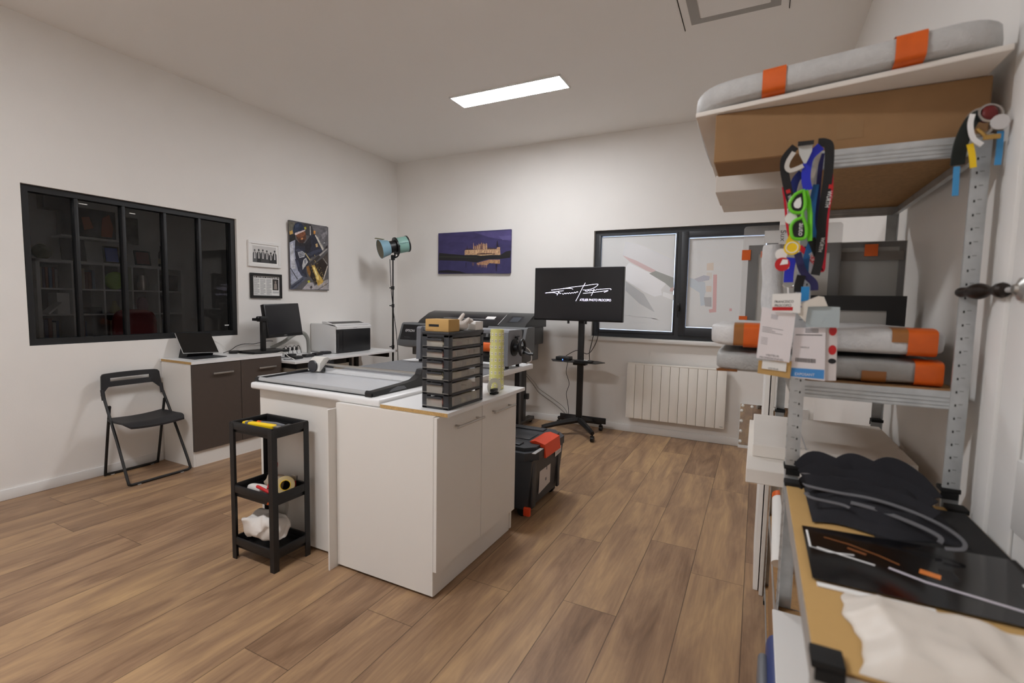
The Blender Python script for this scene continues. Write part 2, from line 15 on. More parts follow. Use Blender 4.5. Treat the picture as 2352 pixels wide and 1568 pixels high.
GL={'l1':[(4.4161,1.6225)],'l2':[(4.4208,1.556)],'r':[(4.3972,1.6239),(4.4173,1.6022),(4.433,1.6213),(4.4246,1.6537)],'f1':[(4.4264,1.6546),(4.4082,1.6455),(4.397,1.6261),(4.3979,1.611),(4.4051,1.6009),(4.4203,1.5977),(4.4293,1.6046),(4.4318,1.6256)],'f2':[(4.4285,1.5855),(4.412,1.579),(4.4033,1.5655),(4.4044,1.5461),(4.4108,1.5328),(4.428,1.53),(4.4379,1.5359),(4.4373,1.5616)],'arm':[(4.4302,1.6543),(4.439,1.6293),(4.4448,1.593),(4.4478,1.5249)],'bridge':[(4.4259,1.5984),(4.4285,1.5855)],'d1':[(4.4021,1.586)],'d2':[(4.4084,1.5091)],'cap':[(4.4071,1.7818),(4.443,1.7813),(4.4427,1.771),(4.4068,1.7703)]}
GD={'d3':[(4.3846,1.493)],'d4':[(4.3883,1.4656)],'d5':[(4.4283,1.4666)],'d6':[(4.4061,1.4604)]}
import bpy, bmesh, math, random
from mathutils import Vector, Matrix, noise
random.seed(7)
C = bpy.context.scene.collection
PI = math.pi
# ------------------------------------------------------------------ materials
def lin(c):
    return tuple(((v/255)/12.92 if v/255 <= .04045 else ((v/255+.055)/1.055)**2.4) for v in c)
MATS = {}
def mat(name, rgb, rough=.5, metal=0, var=0, scale=20, bump=0, bscale=60, emit=None, estr=0, spec=.5, stretch=None, coat=0):
    if name in MATS: return MATS[name]
    m = bpy.data.materials.new(name); m.use_nodes = True
    n = m.node_tree.nodes; l = m.node_tree.links; b = n['Principled BSDF']
    c = (*lin(rgb), 1)
    b.inputs['Base Color'].default_value = c
    b.inputs['Roughness'].default_value = rough
    b.inputs['Metallic'].default_value = metal
    b.inputs['Specular IOR Level'].default_value = spec
    b.inputs['Coat Weight'].default_value = coat
    if var or bump:
        tc = n.new('ShaderNodeTexCoord'); mp = n.new('ShaderNodeMapping')
        l.new(tc.outputs['Object'], mp.inputs['Vector'])
        if stretch: mp.inputs['Scale'].default_value = stretch
    if var:
        t = n.new('ShaderNodeTexNoise'); t.inputs['Scale'].default_value = scale; t.inputs['Detail'].default_value = 4
        l.new(mp.outputs['Vector'], t.inputs['Vector'])
        r = n.new('ShaderNodeMapRange'); r.inputs['From Min'].default_value = .3; r.inputs['From Max'].default_value = .7
        r.inputs['To Min'].default_value = 1-var; r.inputs['To Max'].default_value = 1+var
        l.new(t.outputs['Fac'], r.inputs['Value'])
        mx = n.new('ShaderNodeVectorMath'); mx.operation = 'SCALE'; mx.inputs[0].default_value = c[:3]
        l.new(r.outputs['Result'], mx.inputs['Scale']); l.new(mx.outputs['Vector'], b.inputs['Base Color'])
    if bump:
        t2 = n.new('ShaderNodeTexNoise'); t2.inputs['Scale'].default_value = bscale; t2.inputs['Detail'].default_value = 3
        l.new(mp.outputs['Vector'], t2.inputs['Vector'])
        bp = n.new('ShaderNodeBump'); bp.inputs['Strength'].default_value = bump; bp.inputs['Distance'].default_value = .004
        l.new(t2.outputs['Fac'], bp.inputs['Height']); l.new(bp.outputs['Normal'], b.inputs['Normal'])
    if emit:
        b.inputs['Emission Color'].default_value = (*lin(emit), 1); b.inputs['Emission Strength'].default_value = estr
    MATS[name] = m
    return m
def glass(name, tint, gloss=1.0, base=.0):
    m = bpy.data.materials.new(name); m.use_nodes = True
    n = m.node_tree.nodes; l = m.node_tree.links; n.clear()
    o = n.new('ShaderNodeOutputMaterial'); t = n.new('ShaderNodeBsdfTransparent'); g = n.new('ShaderNodeBsdfGlossy')
    g.inputs['Roughness'].default_value = .01; t.inputs['Color'].default_value = (*tint, 1)
    f = n.new('ShaderNodeFresnel'); f.inputs['IOR'].default_value = 1.45
    k = n.new('ShaderNodeMath'); k.operation = 'MULTIPLY_ADD'; k.inputs[1].default_value = gloss; k.inputs[2].default_value = base
    mx = n.new('ShaderNodeMixShader')
    l.new(f.outputs[0], k.inputs[0]); l.new(k.outputs[0], mx.inputs[0]); l.new(t.outputs[0], mx.inputs[1]); l.new(g.outputs[0], mx.inputs[2])
    l.new(mx.outputs[0], o.inputs['Surface'])
    return m
def clear_plastic(name, rgb, alpha):
    m = bpy.data.materials.new(name); m.use_nodes = True
    b = m.node_tree.nodes['Principled BSDF']
    b.inputs['Base Color'].default_value = (*lin(rgb), 1); b.inputs['Alpha'].default_value = alpha; b.inputs['Roughness'].default_value = .25
    return m
def plank_floor():
    m = bpy.data.materials.new('oak_laminate'); m.use_nodes = True
    n = m.node_tree.nodes; l = m.node_tree.links; b = n['Principled BSDF']
    tc = n.new('ShaderNodeTexCoord'); sp = n.new('ShaderNodeSeparateXYZ'); l.new(tc.outputs['Object'], sp.inputs[0])
    def M(op, a, b_=None, c=None):
        q = n.new('ShaderNodeMath'); q.operation = op
        for i, v in enumerate((a, b_, c)):
            if v is None: continue
            if hasattr(v, 'is_linked') or hasattr(v, 'links'): l.new(v, q.inputs[i])
            else: q.inputs[i].default_value = v
        return q.outputs[0]
    W, L = .2447, 1.29
    xs = M('DIVIDE', M('ADD', sp.outputs['X'], .303), W)
    ix = M('FLOOR', xs); fx = M('SUBTRACT', xs, ix)
    wn = n.new('ShaderNodeTexWhiteNoise'); wn.noise_dimensions = '1D'; l.new(ix, wn.inputs['W'])
    ys = M('ADD', M('DIVIDE', sp.outputs['Y'], L), wn.outputs['Value'])
    iy = M('FLOOR', ys); fy = M('SUBTRACT', ys, iy)
    w2 = n.new('ShaderNodeTexWhiteNoise'); w2.noise_dimensions = '2D'
    cb = n.new('ShaderNodeCombineXYZ'); l.new(ix, cb.inputs[0]); l.new(iy, cb.inputs[1]); l.new(cb.outputs[0], w2.inputs['Vector'])
    # grain: stretched noise, shifted per plank
    cg = n.new('ShaderNodeCombineXYZ')
    l.new(M('MULTIPLY_ADD', w2.outputs['Value'], 37.0, M('MULTIPLY', sp.outputs['X'], 9.0)), cg.inputs[0])
    l.new(M('MULTIPLY_ADD', w2.outputs['Value'], 11.0, M('MULTIPLY', sp.outputs['Y'], 1.5)), cg.inputs[1])
    t = n.new('ShaderNodeTexNoise'); t.inputs['Scale'].default_value = 1.0; t.inputs['Detail'].default_value = 7; t.inputs['Roughness'].default_value = .62
    t.inputs['Distortion'].default_value = .7
    l.new(cg.outputs[0], t.inputs['Vector'])
    cg2 = n.new('ShaderNodeCombineXYZ')
    l.new(M('MULTIPLY_ADD', w2.outputs['Value'], 91.0, M('MULTIPLY', sp.outputs['X'], 90.0)), cg2.inputs[0]); l.new(M('MULTIPLY', sp.outputs['Y'], 5.0), cg2.inputs[1])
    t2 = n.new('ShaderNodeTexNoise'); t2.inputs['Scale'].default_value = 1.0; t2.inputs['Detail'].default_value = 3; l.new(cg2.outputs[0], t2.inputs['Vector'])
    v = M('ADD', M('MULTIPLY', t.outputs['Fac'], .78), M('ADD', M('MULTIPLY', w2.outputs['Value'], .15), M('MULTIPLY', t2.outputs['Fac'], .20)))
    cr = n.new('ShaderNodeValToRGB'); e = cr.color_ramp.elements
    e[0].position = .30; e[0].color = (*lin((108, 82, 61)), 1); e[1].position = .86; e[1].color = (*lin((204, 168, 122)), 1)
    for p, c in ((.45, (134, 105, 81)), (.56, (155, 124, 96)), (.68, (176, 143, 107))):
        k = e.new(p); k.color = (*lin(c), 1)
    l.new(v, cr.inputs[0])
    # dark bevel line between planks
    ex = M('MINIMUM', fx, M('SUBTRACT', 1.0, fx)); ey = M('MINIMUM', fy, M('SUBTRACT', 1.0, fy))
    gx = M('LESS_THAN', ex, .0075); gy = M('LESS_THAN', ey, .0011)
    g = M('MAXIMUM', gx, gy)
    mx = n.new('ShaderNodeMix'); mx.data_type = 'RGBA'; l.new(M('MULTIPLY', g, .72), mx.inputs['Factor'])
    l.new(cr.outputs[0], mx.inputs['A']); mx.inputs['B'].default_value = (*lin((52, 38, 28)), 1)
    l.new(mx.outputs['Result'], b.inputs['Base Color'])
    b.inputs['Roughness'].default_value = .42; b.inputs['Specular IOR Level'].default_value = .35
    bp = n.new('ShaderNodeBump'); bp.inputs['Strength'].default_value = .25; bp.inputs['Distance'].default_value = .002
    l.new(M('SUBTRACT', t2.outputs['Fac'], g), bp.inputs['Height']); l.new(bp.outputs['Normal'], b.inputs['Normal'])
    return m
# ------------------------------------------------------------------ geometry
class MB:
    def __init__(s): s.v = []; s.f = []; s.M = None
    def add(s, vs, fs, M=None):
        b = len(s.v)
        for p in vs:
            p = Vector(p)
            if M is not None: p = M @ p
            if s.M is not None: p = s.M @ p
            s.v.append(p)
        s.f += [[b+i for i in f] for f in fs]
        return s
    def bm(s, bm, M=None):
        bm.verts.index_update()
        s.add([v.co.copy() for v in bm.verts], [[v.index for v in f.verts] for f in bm.faces], M); bm.free(); return s
    def box(s, x0, x1, y0, y1, z0, z1, bev=0, seg=2, M=None):
        bm = bmesh.new(); bmesh.ops.create_cube(bm, size=1)
        for v in bm.verts:
            v.co = Vector(((x0+x1)/2+v.co.x*(x1-x0), (y0+y1)/2+v.co.y*(y1-y0), (z0+z1)/2+v.co.z*(z1-z0)))
        if bev: bmesh.ops.bevel(bm, geom=bm.edges[:], offset=bev, segments=seg, affect='EDGES', profile=.5)
        return s.bm(bm, M)
    def tube(s, pts, r, n=8, closed=False, flat=None, nrm=None):
        """sweep along pts; flat=(w,t) sweeps a rectangle with its wide side across nrm"""
        P = [Vector(p) for p in pts]; N = len(P); up = None; rings = []
        for i, p in enumerate(P):
            a = P[(i-1) % N] if (closed or i) else p; c = P[(i+1) % N] if (closed or i < N-1) else p
            t = (c-a).normalized()
            if flat:
                nn = Vector(nrm); sd = t.cross(nn).normalized(); nn = sd.cross(t).normalized()
                w, th = flat[0]/2, flat[1]/2
                rings.append([p+sd*w+nn*th, p-sd*w+nn*th, p-sd*w-nn*th, p+sd*w-nn*th]); continue
            if up is None:
                up = Vector((0, 0, 1)) if abs(t.z) < .9 else Vector((1, 0, 0))
            sd = t.cross(up).normalized(); up = sd.cross(t).normalized()
            rr = r[i] if isinstance(r, (list, tuple)) else r
            rings.append([p+(sd*math.cos(2*PI*k/n)+up*math.sin(2*PI*k/n))*rr for k in range(n)])
        m = len(rings[0]); vs = [q for g in rings for q in g]; fs = []
        for i in range(N if closed else N-1):
            j = (i+1) % N
            for k in range(m): fs.append([i*m+k, i*m+(k+1) % m, j*m+(k+1) % m, j*m+k])
        if not closed: fs += [list(range(m))[::-1], [(N-1)*m+k for k in range(m)]]
        return s.add(vs, fs)
    def cyl(s, a, b, r, r2=None, n=20):
        a, b = Vector(a), Vector(b)
        return s.tube([a, b], [r, r if r2 is None else r2], n)
    def lathe(s, prof, org, axis=(0, 0, 1), n=24):
        ax = Vector(axis).normalized(); u = ax.orthogonal().normalized(); w = ax.cross(u); o = Vector(org)
        vs = []; fs = []; m = len(prof)
        for k in range(n):
            a = 2*PI*k/n; d = u*math.cos(a)+w*math.sin(a)
            vs += [o+ax*h+d*r for r, h in prof]
        for k in range(n):
            j = (k+1) % n
            for i in range(m-1): fs.append([k*m+i, j*m+i, j*m+i+1, k*m+i+1])
        return s.add(vs, fs)
    def prism(s, poly, O, U, V, d):
        O, U, V = Vector(O), Vector(U), Vector(V); N = U.cross(V).normalized(); k = len(poly)
        a = [O+U*x+V*y for x, y in poly]; b = [p+N*d for p in a]
        return s.add(a+b, [list(range(k))[::-1], [k+i for i in range(k)]]+[[i, (i+1) % k, k+(i+1) % k, k+i] for i in range(k)])
    def pillow(s, c, h, e=.35, nz=0, fr=8, n=28, M=None, seed=0):
        """rounded soft box (superellipsoid) with dents"""
        vs = []; fs = []; nv = n//2
        sg = lambda w, m: math.copysign(abs(w)**m, w)
        for i in range(nv+1):
            th = -PI/2+PI*i/nv
            for j in range(n):
                ph = 2*PI*j/n
                p = Vector((sg(math.cos(th), e)*sg(math.cos(ph), e), sg(math.cos(th), e)*sg(math.sin(ph), e), sg(math.sin(th), e)))
                q = Vector((c[0]+p.x*h[0], c[1]+p.y*h[1], c[2]+p.z*h[2]))
                if nz:
                    k = noise.noise_vector(q*fr+Vector((seed, seed*2, 0)))
                    q += Vector((k.x*nz, k.y*nz, k.z*nz*(1 if p.z > -.5 else .0)))
                    q.z = max(q.z, c[2]-h[2])
                vs.append(q)
        for i in range(nv):
            for j in range(n):
                a = i*n+j; b = i*n+(j+1) % n
                fs.append([a, b, b+n, a+n])
        return s.add(vs, fs, M)
    def sheet(s, fn, nu, nv, th=.0):
        g = [[Vector(fn(i/nu, j/nv)) for j in range(nv+1)] for i in range(nu+1)]
        m = nv+1; vs = [p for r in g for p in r]; k = len(vs)
        fs = [[i*m+j, (i+1)*m+j, (i+1)*m+j+1, i*m+j+1] for i in range(nu) for j in range(nv)]
        if th:
            vs += [p-Vector((0, 0, th)) for p in vs]
            fs += [[k+q for q in f][::-1] for f in fs]
            rim = [i*m for i in range(nu+1)]+[nu*m+j for j in range(1, m)]+[i*m+nv for i in range(nu-1, -1, -1)]+[j for j in range(nv-1, 0, -1)]
            fs += [[rim[i], k+rim[i], k+rim[(i+1) % len(rim)], rim[(i+1) % len(rim)]] for i in range(len(rim))]
        return s.add(vs, fs)
    def text(s, txt, org, U, V, size, align='LEFT', width=None, depth=.0004):
        cu = bpy.data.curves.new('lettering', 'FONT'); cu.body = txt; cu.size = 1; cu.align_x = 'LEFT'; cu.resolution_u = 3
        o = bpy.data.objects.new('lettering', cu); me = bpy.data.meshes.new_from_object(o)
        xs = [v.co.x for v in me.vertices]; x0, x1 = min(xs), max(xs)
        U, V, org = Vector(U).normalized(), Vector(V).normalized(), Vector(org)
        sx = size if width is None else width/(x1-x0)
        off = {'LEFT': -x0, 'CENTER': -(x0+x1)/2, 'RIGHT': -x1}[align]
        N = U.cross(V)
        s.add([org+U*((v.co.x+off)*sx)+V*(v.co.y*size)+N*depth for v in me.vertices], [list(p.vertices) for p in me.polygons])
        bpy.data.objects.remove(o); bpy.data.curves.remove(cu); bpy.data.meshes.remove(me)
        return s
    def build(s, name, m, parent=None, smooth=32, loc=None):
        """parent: the thing; geometry is in world coordinates, the origin is the thing's base"""
        r = parent
        while r is not None and r.parent is not None: r = r.parent
        if r is not None: o0 = Vector(r.location)
        else: o0 = Vector(loc) if loc else Vector((sum(p.x for p in s.v)/len(s.v), sum(p.y for p in s.v)/len(s.v), min(p.z for p in s.v)))
        me = bpy.data.meshes.new(name); me.from_pydata([p-o0 for p in s.v], [], s.f); me.validate()
        bm = bmesh.new(); bm.from_mesh(me); bmesh.ops.recalc_face_normals(bm, faces=bm.faces); bm.to_mesh(me); bm.free()
        if smooth:
            me.shade_smooth(); me.set_sharp_from_angle(angle=math.radians(smooth))
        o = bpy.data.objects.new(name, me); C.objects.link(o)
        ms = m if isinstance(m, (list, tuple)) else [m]
        for q in ms: me.materials.append(q)
        if parent is not None: o.parent = parent
        else: o.location = o0
        return o
def tag(o, label=None, cat=None, group=None, kind=None):
    for k, v in (('label', label), ('category', cat), ('group', group), ('kind', kind)):
        if v: o[k] = v
    return o
def thing(name, loc, label, cat, group=None):
    o = bpy.data.objects.new(name, None); C.objects.link(o); o.location = loc; o.empty_display_size = .05
    return tag(o, label, cat, group)
def tree_copy(o, parent=None):
    c = o.copy(); C.objects.link(c)
    if parent is not None: c.parent = parent
    for ch in [k for k in C.objects if k.parent == o]: tree_copy(ch, c)
    return c
def struct(mb, name, m, parent=None, **k):
    o = mb.build(name, m, parent, **k)
    if parent is None: o['kind'] = 'structure'
    return o
def ellipse(n, a, b, cx=0, cy=0): return [(cx+a*math.cos(2*PI*k/n), cy+b*math.sin(2*PI*k/n)) for k in range(n)]
def spline(pts, k=6):
    P = [Vector(p) for p in pts]; out = []
    for i in range(len(P)-1):
        p0 = P[max(i-1, 0)]; p1 = P[i]; p2 = P[i+1]; p3 = P[min(i+2, len(P)-1)]
        for j in range(k):
            t = j/k
            out.append(.5*((2*p1)+(p2-p0)*t+(2*p0-5*p1+4*p2-p3)*t*t+(3*p1-p0-3*p2+p3)*t*t*t))
    return out+[P[-1]]
X, Y, Z = Vector((1, 0, 0)), Vector((0, 1, 0)), Vector((0, 0, 1))
# palette
WALL = mat('painted_plaster', (238, 235, 231), .85, var=.012, scale=3, bump=.08, bscale=120, spec=.2)
CEIL = mat('ceiling_paint', (243, 240, 236), .9, spec=.15)
TRIM = mat('white_gloss_paint', (236, 235, 233), .45)
LAM = mat('white_melamine', (234, 231, 226), .38, spec=.4)
LAM2 = mat('white_worktop', (236, 236, 236), .32)
CHIP = mat('raw_chipboard', (186, 150, 96), .9, var=.22, scale=220)
TAUPE = mat('dark_taupe_laminate', (78, 68, 62), .5, var=.03, scale=30)
BLK = mat('black_plastic', (26, 26, 28), .42)
BLK2 = mat('matt_black_metal', (22, 21, 21), .5)
DGREY = mat('charcoal_plastic', (52, 54, 58), .42)
GREY = mat('grey_plastic', (112, 114, 120), .42)
LGREY = mat('light_grey_plastic', (190, 190, 190), .42)
ANTH = mat('anthracite_aluminium', (44, 46, 50), .45)
GALV = mat('galvanised_steel', (196, 200, 202), .4, metal=.55, var=.1, scale=26)
STEEL = mat('brushed_steel', (190, 188, 184), .32, metal=.9)
CHROME = mat('chrome', (220, 220, 220), .15, metal=1)
CARD = mat('brown_cardboard', (152, 118, 82), .9, var=.05, scale=14)
KRAFT = mat('kraft_board', (196, 158, 98), .85, var=.04, scale=9)
WCARD = mat('white_cardboard', (232, 226, 218), .85, var=.02, scale=8)
BUBBLE = mat('white_foam_wrap', (214, 214, 214), .5, var=.05, scale=40, bump=.5, bscale=160)
ORANGE = mat('orange_tape', (222, 98, 22), .45, var=.06, scale=30)
BTAPE = mat('brown_tape', (160, 104, 52), .4)
PAPER = mat('white_paper', (240, 239, 236), .8)
INK = mat('black_ink', (24, 24, 26), .7)
INKG = mat('grey_ink', (120, 120, 124), .8)
RED = mat('red_plastic', (196, 26, 30), .4)
BULBW = mat('opal_glass', (240, 238, 232), .25)
WHITEP = mat('white_print', (240, 240, 240), .6)
YEL = mat('yellow_plastic', (246, 206, 20), .4)
CLOTH = mat('white_cotton_rag', (226, 220, 214), .95, bump=.3, bscale=300)
RUB = mat('black_rubber', (18, 18, 18), .8)
CABLE = mat('black_cable', (20, 20, 22), .5)
WCABLE = mat('white_cable', (226, 224, 220), .5)
def pm(rgb, rough=.7): return mat('print_%02x%02x%02x' % tuple(rgb), rgb, rough)
# ------------------------------------------------------------------ the room
HC = 3.148; RX = 4.84; FY = -6.6
FLOOR = plank_floor()
def holed(mb, plane, a0, a1, z0, z1, h, t0, t1):
    ha0, ha1, hz0, hz1 = h
    for (p, q, r, s_) in ((a0, ha0, z0, z1), (ha1, a1, z0, z1), (ha0, ha1, z0, hz0), (ha0, ha1, hz1, z1)):
        if plane == 'x': mb.box(t0, t1, p, q, r, s_)
        else: mb.box(p, q, t0, t1, r, s_)
    return mb
struct(MB().box(0, RX, FY, 0, -.1, 0), 'floor', FLOOR, loc=(0, 0, 0))
struct(MB().box(-.12, RX+.12, FY-.12, .2, HC, HC+.1), 'ceiling', CEIL)
struct(holed(MB(), 'x', FY, 0, 0, HC, (-3.712, -2.238, 1.0, 2.072), -.12, 0), 'wall_left', WALL, smooth=0)
struct(holed(MB(), 'y', -.12, RX+.12, 0, HC, (2.715, 4.475, 1.005, 2.142), 0, .2), 'wall_back', WALL, smooth=0)
struct(MB().box(RX, RX+.12, FY, 0, 0, HC), 'wall_right', WALL)
struct(MB().box(-.12, RX+.12, FY-.12, FY, 0, HC), 'wall_front', WALL)
struct(MB().box(0, .012, FY, -2.93, 0, .07, .003).box(0, .012, -2.1, 0, 0, .07, .003), 'baseboard_left', TRIM)
struct(MB().box(.012, RX, -.012, 0, 0, .075, .003), 'baseboard_back', TRIM)
struct(MB().box(RX-.012, RX, -3.55, -.012, 0, .07, .003), 'baseboard_right', TRIM)
# office behind the interior window
OW = mat('office_plaster', (236, 235, 232), .9)
struct(MB().box(-3.6, -.12, FY, .2, -.1, 0), 'floor_office', mat('office_floor', (96, 84, 72), .6))
struct(MB().box(-3.6, -.12, FY, .2, HC, HC+.1), 'ceiling_office', OW)
struct(MB().box(-3.6, -3.5, FY, .2, 0, HC), 'wall_office_far', OW)
struct(MB().box(-3.6, -.12, .1, .2, 0, HC).box(-3.6, -.12, FY-.12, FY, 0, HC), 'wall_office_ends', OW)
# interior window in the left wall: five dark panes in a black frame
FRM = mat('black_window_frame', (24, 25, 27), .5)
MULL = (-3.411, -3.121, -2.83, -2.552)
w1 = struct(MB().box(-.10, -.025, -3.712, -2.238, 1.0, 1.045).box(-.10, -.025, -3.712, -2.238, 2.03, 2.072)
            .box(-.10, -.025, -3.712, -3.668, 1.045, 2.03).box(-.10, -.025, -2.28, -2.238, 1.045, 2.03), 'window_1', FRM)
for y in MULL: MB().box(-.09, -.03, y-.012, y+.012, 1.045, 2.03, .003).build('mullion', FRM, w1)
PANE = glass('smoked_glass', (.95, .95, .955), .55)
ys = [-3.668]+list(MULL)+[-2.28]
for a, b in zip(ys, ys[1:]): MB().box(-.063, -.057, a+.008, b-.008, 1.045, 2.03).build('pane', PANE, w1)
st = MB()
for y, z, w in ((-3.385, 2.0, .05), (-3.07, 1.985, .04)): st.box(-.056, -.0555, y, y+w, z, z+.006)
for y, z, w in ((-2.34, 1.09, .04), (-2.835, 1.075, .008)): st.box(-.056, -.0555, y, y+w, z, z+.008)
st.build('pane_sticker', PAPER, w1)
# exterior window in the back wall
w2 = MB()
w2.box(2.715, 4.475, .04, .12, 1.005, 1.05).box(2.715, 4.475, .04, .12, 2.092, 2.142).box(2.715, 2.757, .04, .12, 1.05, 2.092).box(4.433, 4.475, .04, .12, 1.05, 2.092).box(3.58, 3.662, .04, .12, 1.05, 2.092)
w2 = struct(w2, 'window_2', ANTH, smooth=0)
def sash(x0, x1, z0, z1, gx0, gx1, gz0, gz1, y0, nm):
    m = MB()
    for a, b, c, d in ((x0, gx0, z0, z1), (gx1, x1, z0, z1), (gx0, gx1, z0, gz0), (gx0, gx1, gz1, z1)): m.box(a, b, y0, .1, c, d, .003)
    return m.build(nm, ANTH, w2)
s1 = sash(2.757, 3.58, 1.05, 2.092, 2.783, 3.562, 1.080, 2.086, .034, 'fixed_sash')
s2 = sash(3.62, 4.433, 1.05, 2.092, 3.685, 4.38, 1.134, 2.034, .022, 'opening_sash')
CG = glass('clear_glass', (.93, .95, .95), 1.0)
def film_mat():
    m = bpy.data.materials.new('frosted_film'); m.use_nodes = True
    n = m.node_tree.nodes; l = m.node_tree.links; b = n['Principled BSDF']; b.inputs['Base Color'].default_value = (*lin((242, 243, 244)), 1); b.inputs['Roughness'].default_value = .35
    t = n.new('ShaderNodeBsdfTranslucent'); t.inputs['Color'].default_value = (*lin((232, 222, 206)), 1)
    mx = n.new('ShaderNodeMixShader'); mx.inputs[0].default_value = .24
    l.new(b.outputs[0], mx.inputs[1]); l.new(t.outputs[0], mx.inputs[2]); l.new(mx.outputs[0], n['Material Output'].inputs['Surface'])
    return m
FILM = film_mat()
for (gx0, gx1, gz0, gz1, arts, sig) in ((2.783, 3.562, 1.080, 2.086, FILMA, SIGA), (3.685, 4.38, 1.134, 2.034, FILMB, SIGB)):
    MB().box(gx0, gx1, .066, .072, gz0, gz1).build('pane', CG, w2)
    f = MB().box(gx0+.003, gx1-.009, .060, .0615, gz0+.006, gz1-.008).build('privacy_film', FILM, w2)
    for i, (c, pts) in enumerate(arts):
        c = tuple(int(v*.7+.3*222) if (arts is FILMB or max(c)-min(c) > 20) else min(255, int(v*1.06)) if min(c) > 215 else v for v in c)
        MB().prism([(a, b) for a, b in pts], (0, .0598-.00012*i, 0), X, Z, .0001).build('printed_picture', pm(c, .4), f, smooth=0)
    sg = MB()
    for ln in sig:
        sg.tube([(a, .0583, b) for a, b in ln], 0, flat=(.0045, .0003), nrm=(0, 1, 0))
    sg.build('signature', WHITEP, f, smooth=0)
    if sig is SIGB: MB().text('WÜRTH', (FTXT[0][0]+.10, .0583, FTXT[0][1]-.01), -X, Z, .02, width=.09).build('film_lettering', WHITEP, f, smooth=0)
MB().box(3.600, 3.628, .012, .022, 1.30, 1.38, .004).cyl((3.614, .014, 1.35), (3.614, -.03, 1.35), .009).tube([(3.614, -.03, 1.352), (3.614, -.032, 1.30), (3.614, -.03, 1.235)], [.011, .011, .009], 10).build('window_handle', BLK, w2)
struct(MB().box(2.69, 4.50, -.06, .04, .965, 1.005, .006), 'trim_1', TRIM)
# white door in the right wall, beside the open shelf
d1 = MB().box(RX-.004, RX, -4.60, -3.70, .005, 2.09)
for (a, b, c, d) in ((-4.60, -4.5, 0, 2.09), (-3.80, -3.70, 0, 2.09), (-4.5, -3.80, 1.98, 2.09), (-4.5, -3.80, .9, 1.05), (-4.5, -3.80, 0.005, .2)): d1.box(RX-.012, RX-.004, a, b, c, d, .004)
d1 = struct(d1, 'door_1', TRIM)
struct(MB().box(RX-.02, RX, -3.70, -3.63, 0, 2.16, .006).box(RX-.02, RX, -4.67, -4.60, 0, 2.16, .006).box(RX-.02, RX, -4.67, -3.63, 2.09, 2.16, .006), 'trim_2', TRIM)
HR = [.005, .014, .0175, .016, .012, .0085, .010, .015, .0185, .019, .0175, .014, .011, .012, .012, .010]
MB().tube([(RX-.022, -3.715, 1.398), (RX-.0125, -3.76, 1.398)], .006, 8).build('handle_rod', LGREY, d1)
MB().lathe([(.001, 0), (.022, .0), (.024, .008), (.012, .014), (.009, .02), (.001, .02)], (RX-.012, -3.765, 1.398), (-1, 0, 0)).build('handle_rose', STEEL, d1)
MB().tube(spline([(RX-.022, -3.715, 1.398), (RX-.035, -3.675, 1.398), (RX-.050, -3.625, 1.397), (RX-.064, -3.578, 1.396)], 5), HR, 12).build('door_handle', mat('dark_bronze', (44, 36, 32), .4, metal=.4), d1)
# ceiling panel lamp and the ventilation cassette
lp = thing('ceiling_light', (2.331, -1.329, HC-.012), 'long white rectangular light panel glowing on the ceiling', 'ceiling light')
MB().box(1.808, 2.855, -1.452, -1.447+.006, HC-.012, HC).box(1.808, 2.855, -1.218, -1.206, HC-.012, HC).box(1.808, 1.82, -1.452, -1.206, HC-.012, HC).box(2.843, 2.855, -1.452, -1.206, HC-.012, HC).build('lamp_frame', TRIM, lp)
MB().box(1.82, 2.843, -1.441, -1.218, HC-.008, HC-.002).build('diffuser', mat('lit_diffuser', (255, 255, 255), .5, emit=(249, 251, 255), estr=PANEL), lp)
cv = thing('ceiling_vent', (4.115, -1.97, HC-.02), 'square white ventilation cassette set in the ceiling', 'ceiling vent')
MB().box(3.822, 4.405, -2.265, -1.672, HC-.006, HC).build('vent_panel', CEIL, cv)
for gx in (3.814, 4.409): MB().box(gx, gx+.004, -2.265, -1.672, HC-.004, HC).build('shadow_gap', mat('gap_black', (50, 48, 46), .9), cv)
q = mat('vent_grey', (168, 165, 160), .8)
MB().box(3.863, 3.92, -2.20, -1.735, HC-.008, HC-.006).box(4.31, 4.365, -2.20, -1.735, HC-.008, HC-.006).box(3.92, 4.31, -1.79, -1.735, HC-.008, HC-.006).box(3.92, 4.31, -2.2, -2.145, HC-.008, HC-.006).build('air_slot', q, cv)
MB().box(3.925, 4.305, -2.14, -1.795, HC-.012, HC-.006, .004).build('vent_cover', CEIL, cv)
# ------------------------------------------------------------------ world and camera
wd = bpy.data.worlds.new('dusk_outside'); bpy.context.scene.world = wd; wd.use_nodes = True
wd.node_tree.nodes['Background'].inputs[0].default_value = (.62, .72, 1, 1); wd.node_tree.nodes['Background'].inputs[1].default_value = SKY
cd = bpy.data.cameras.new('camera'); cam = bpy.data.objects.new('camera', cd); C.objects.link(cam)
cd.sensor_width = 36; cd.sensor_fit = 'HORIZONTAL'; cd.lens = 1114.37/2352*36; cd.clip_start = .02
yaw, pit, rol = -.46694378, -.07947352, .018872
f_ = Vector((math.sin(yaw)*math.cos(pit), math.cos(yaw)*math.cos(pit), math.sin(pit)))
r_ = Vector((math.cos(yaw), -math.sin(yaw), 0)); u_ = r_.cross(f_)
r2 = math.cos(rol)*r_+math.sin(rol)*u_; u2 = -math.sin(rol)*r_+math.cos(rol)*u_
R = Matrix((r2, u2, -f_)).transposed().to_4x4(); R.translation = Vector((4.33677642, -5.14391135, 1.35))
cam.matrix_world = R
cd.dof.use_dof = True; cd.dof.focus_distance = 4.2; cd.dof.aperture_fstop = 2.8
S_ = bpy.context.scene; S_.camera = cam
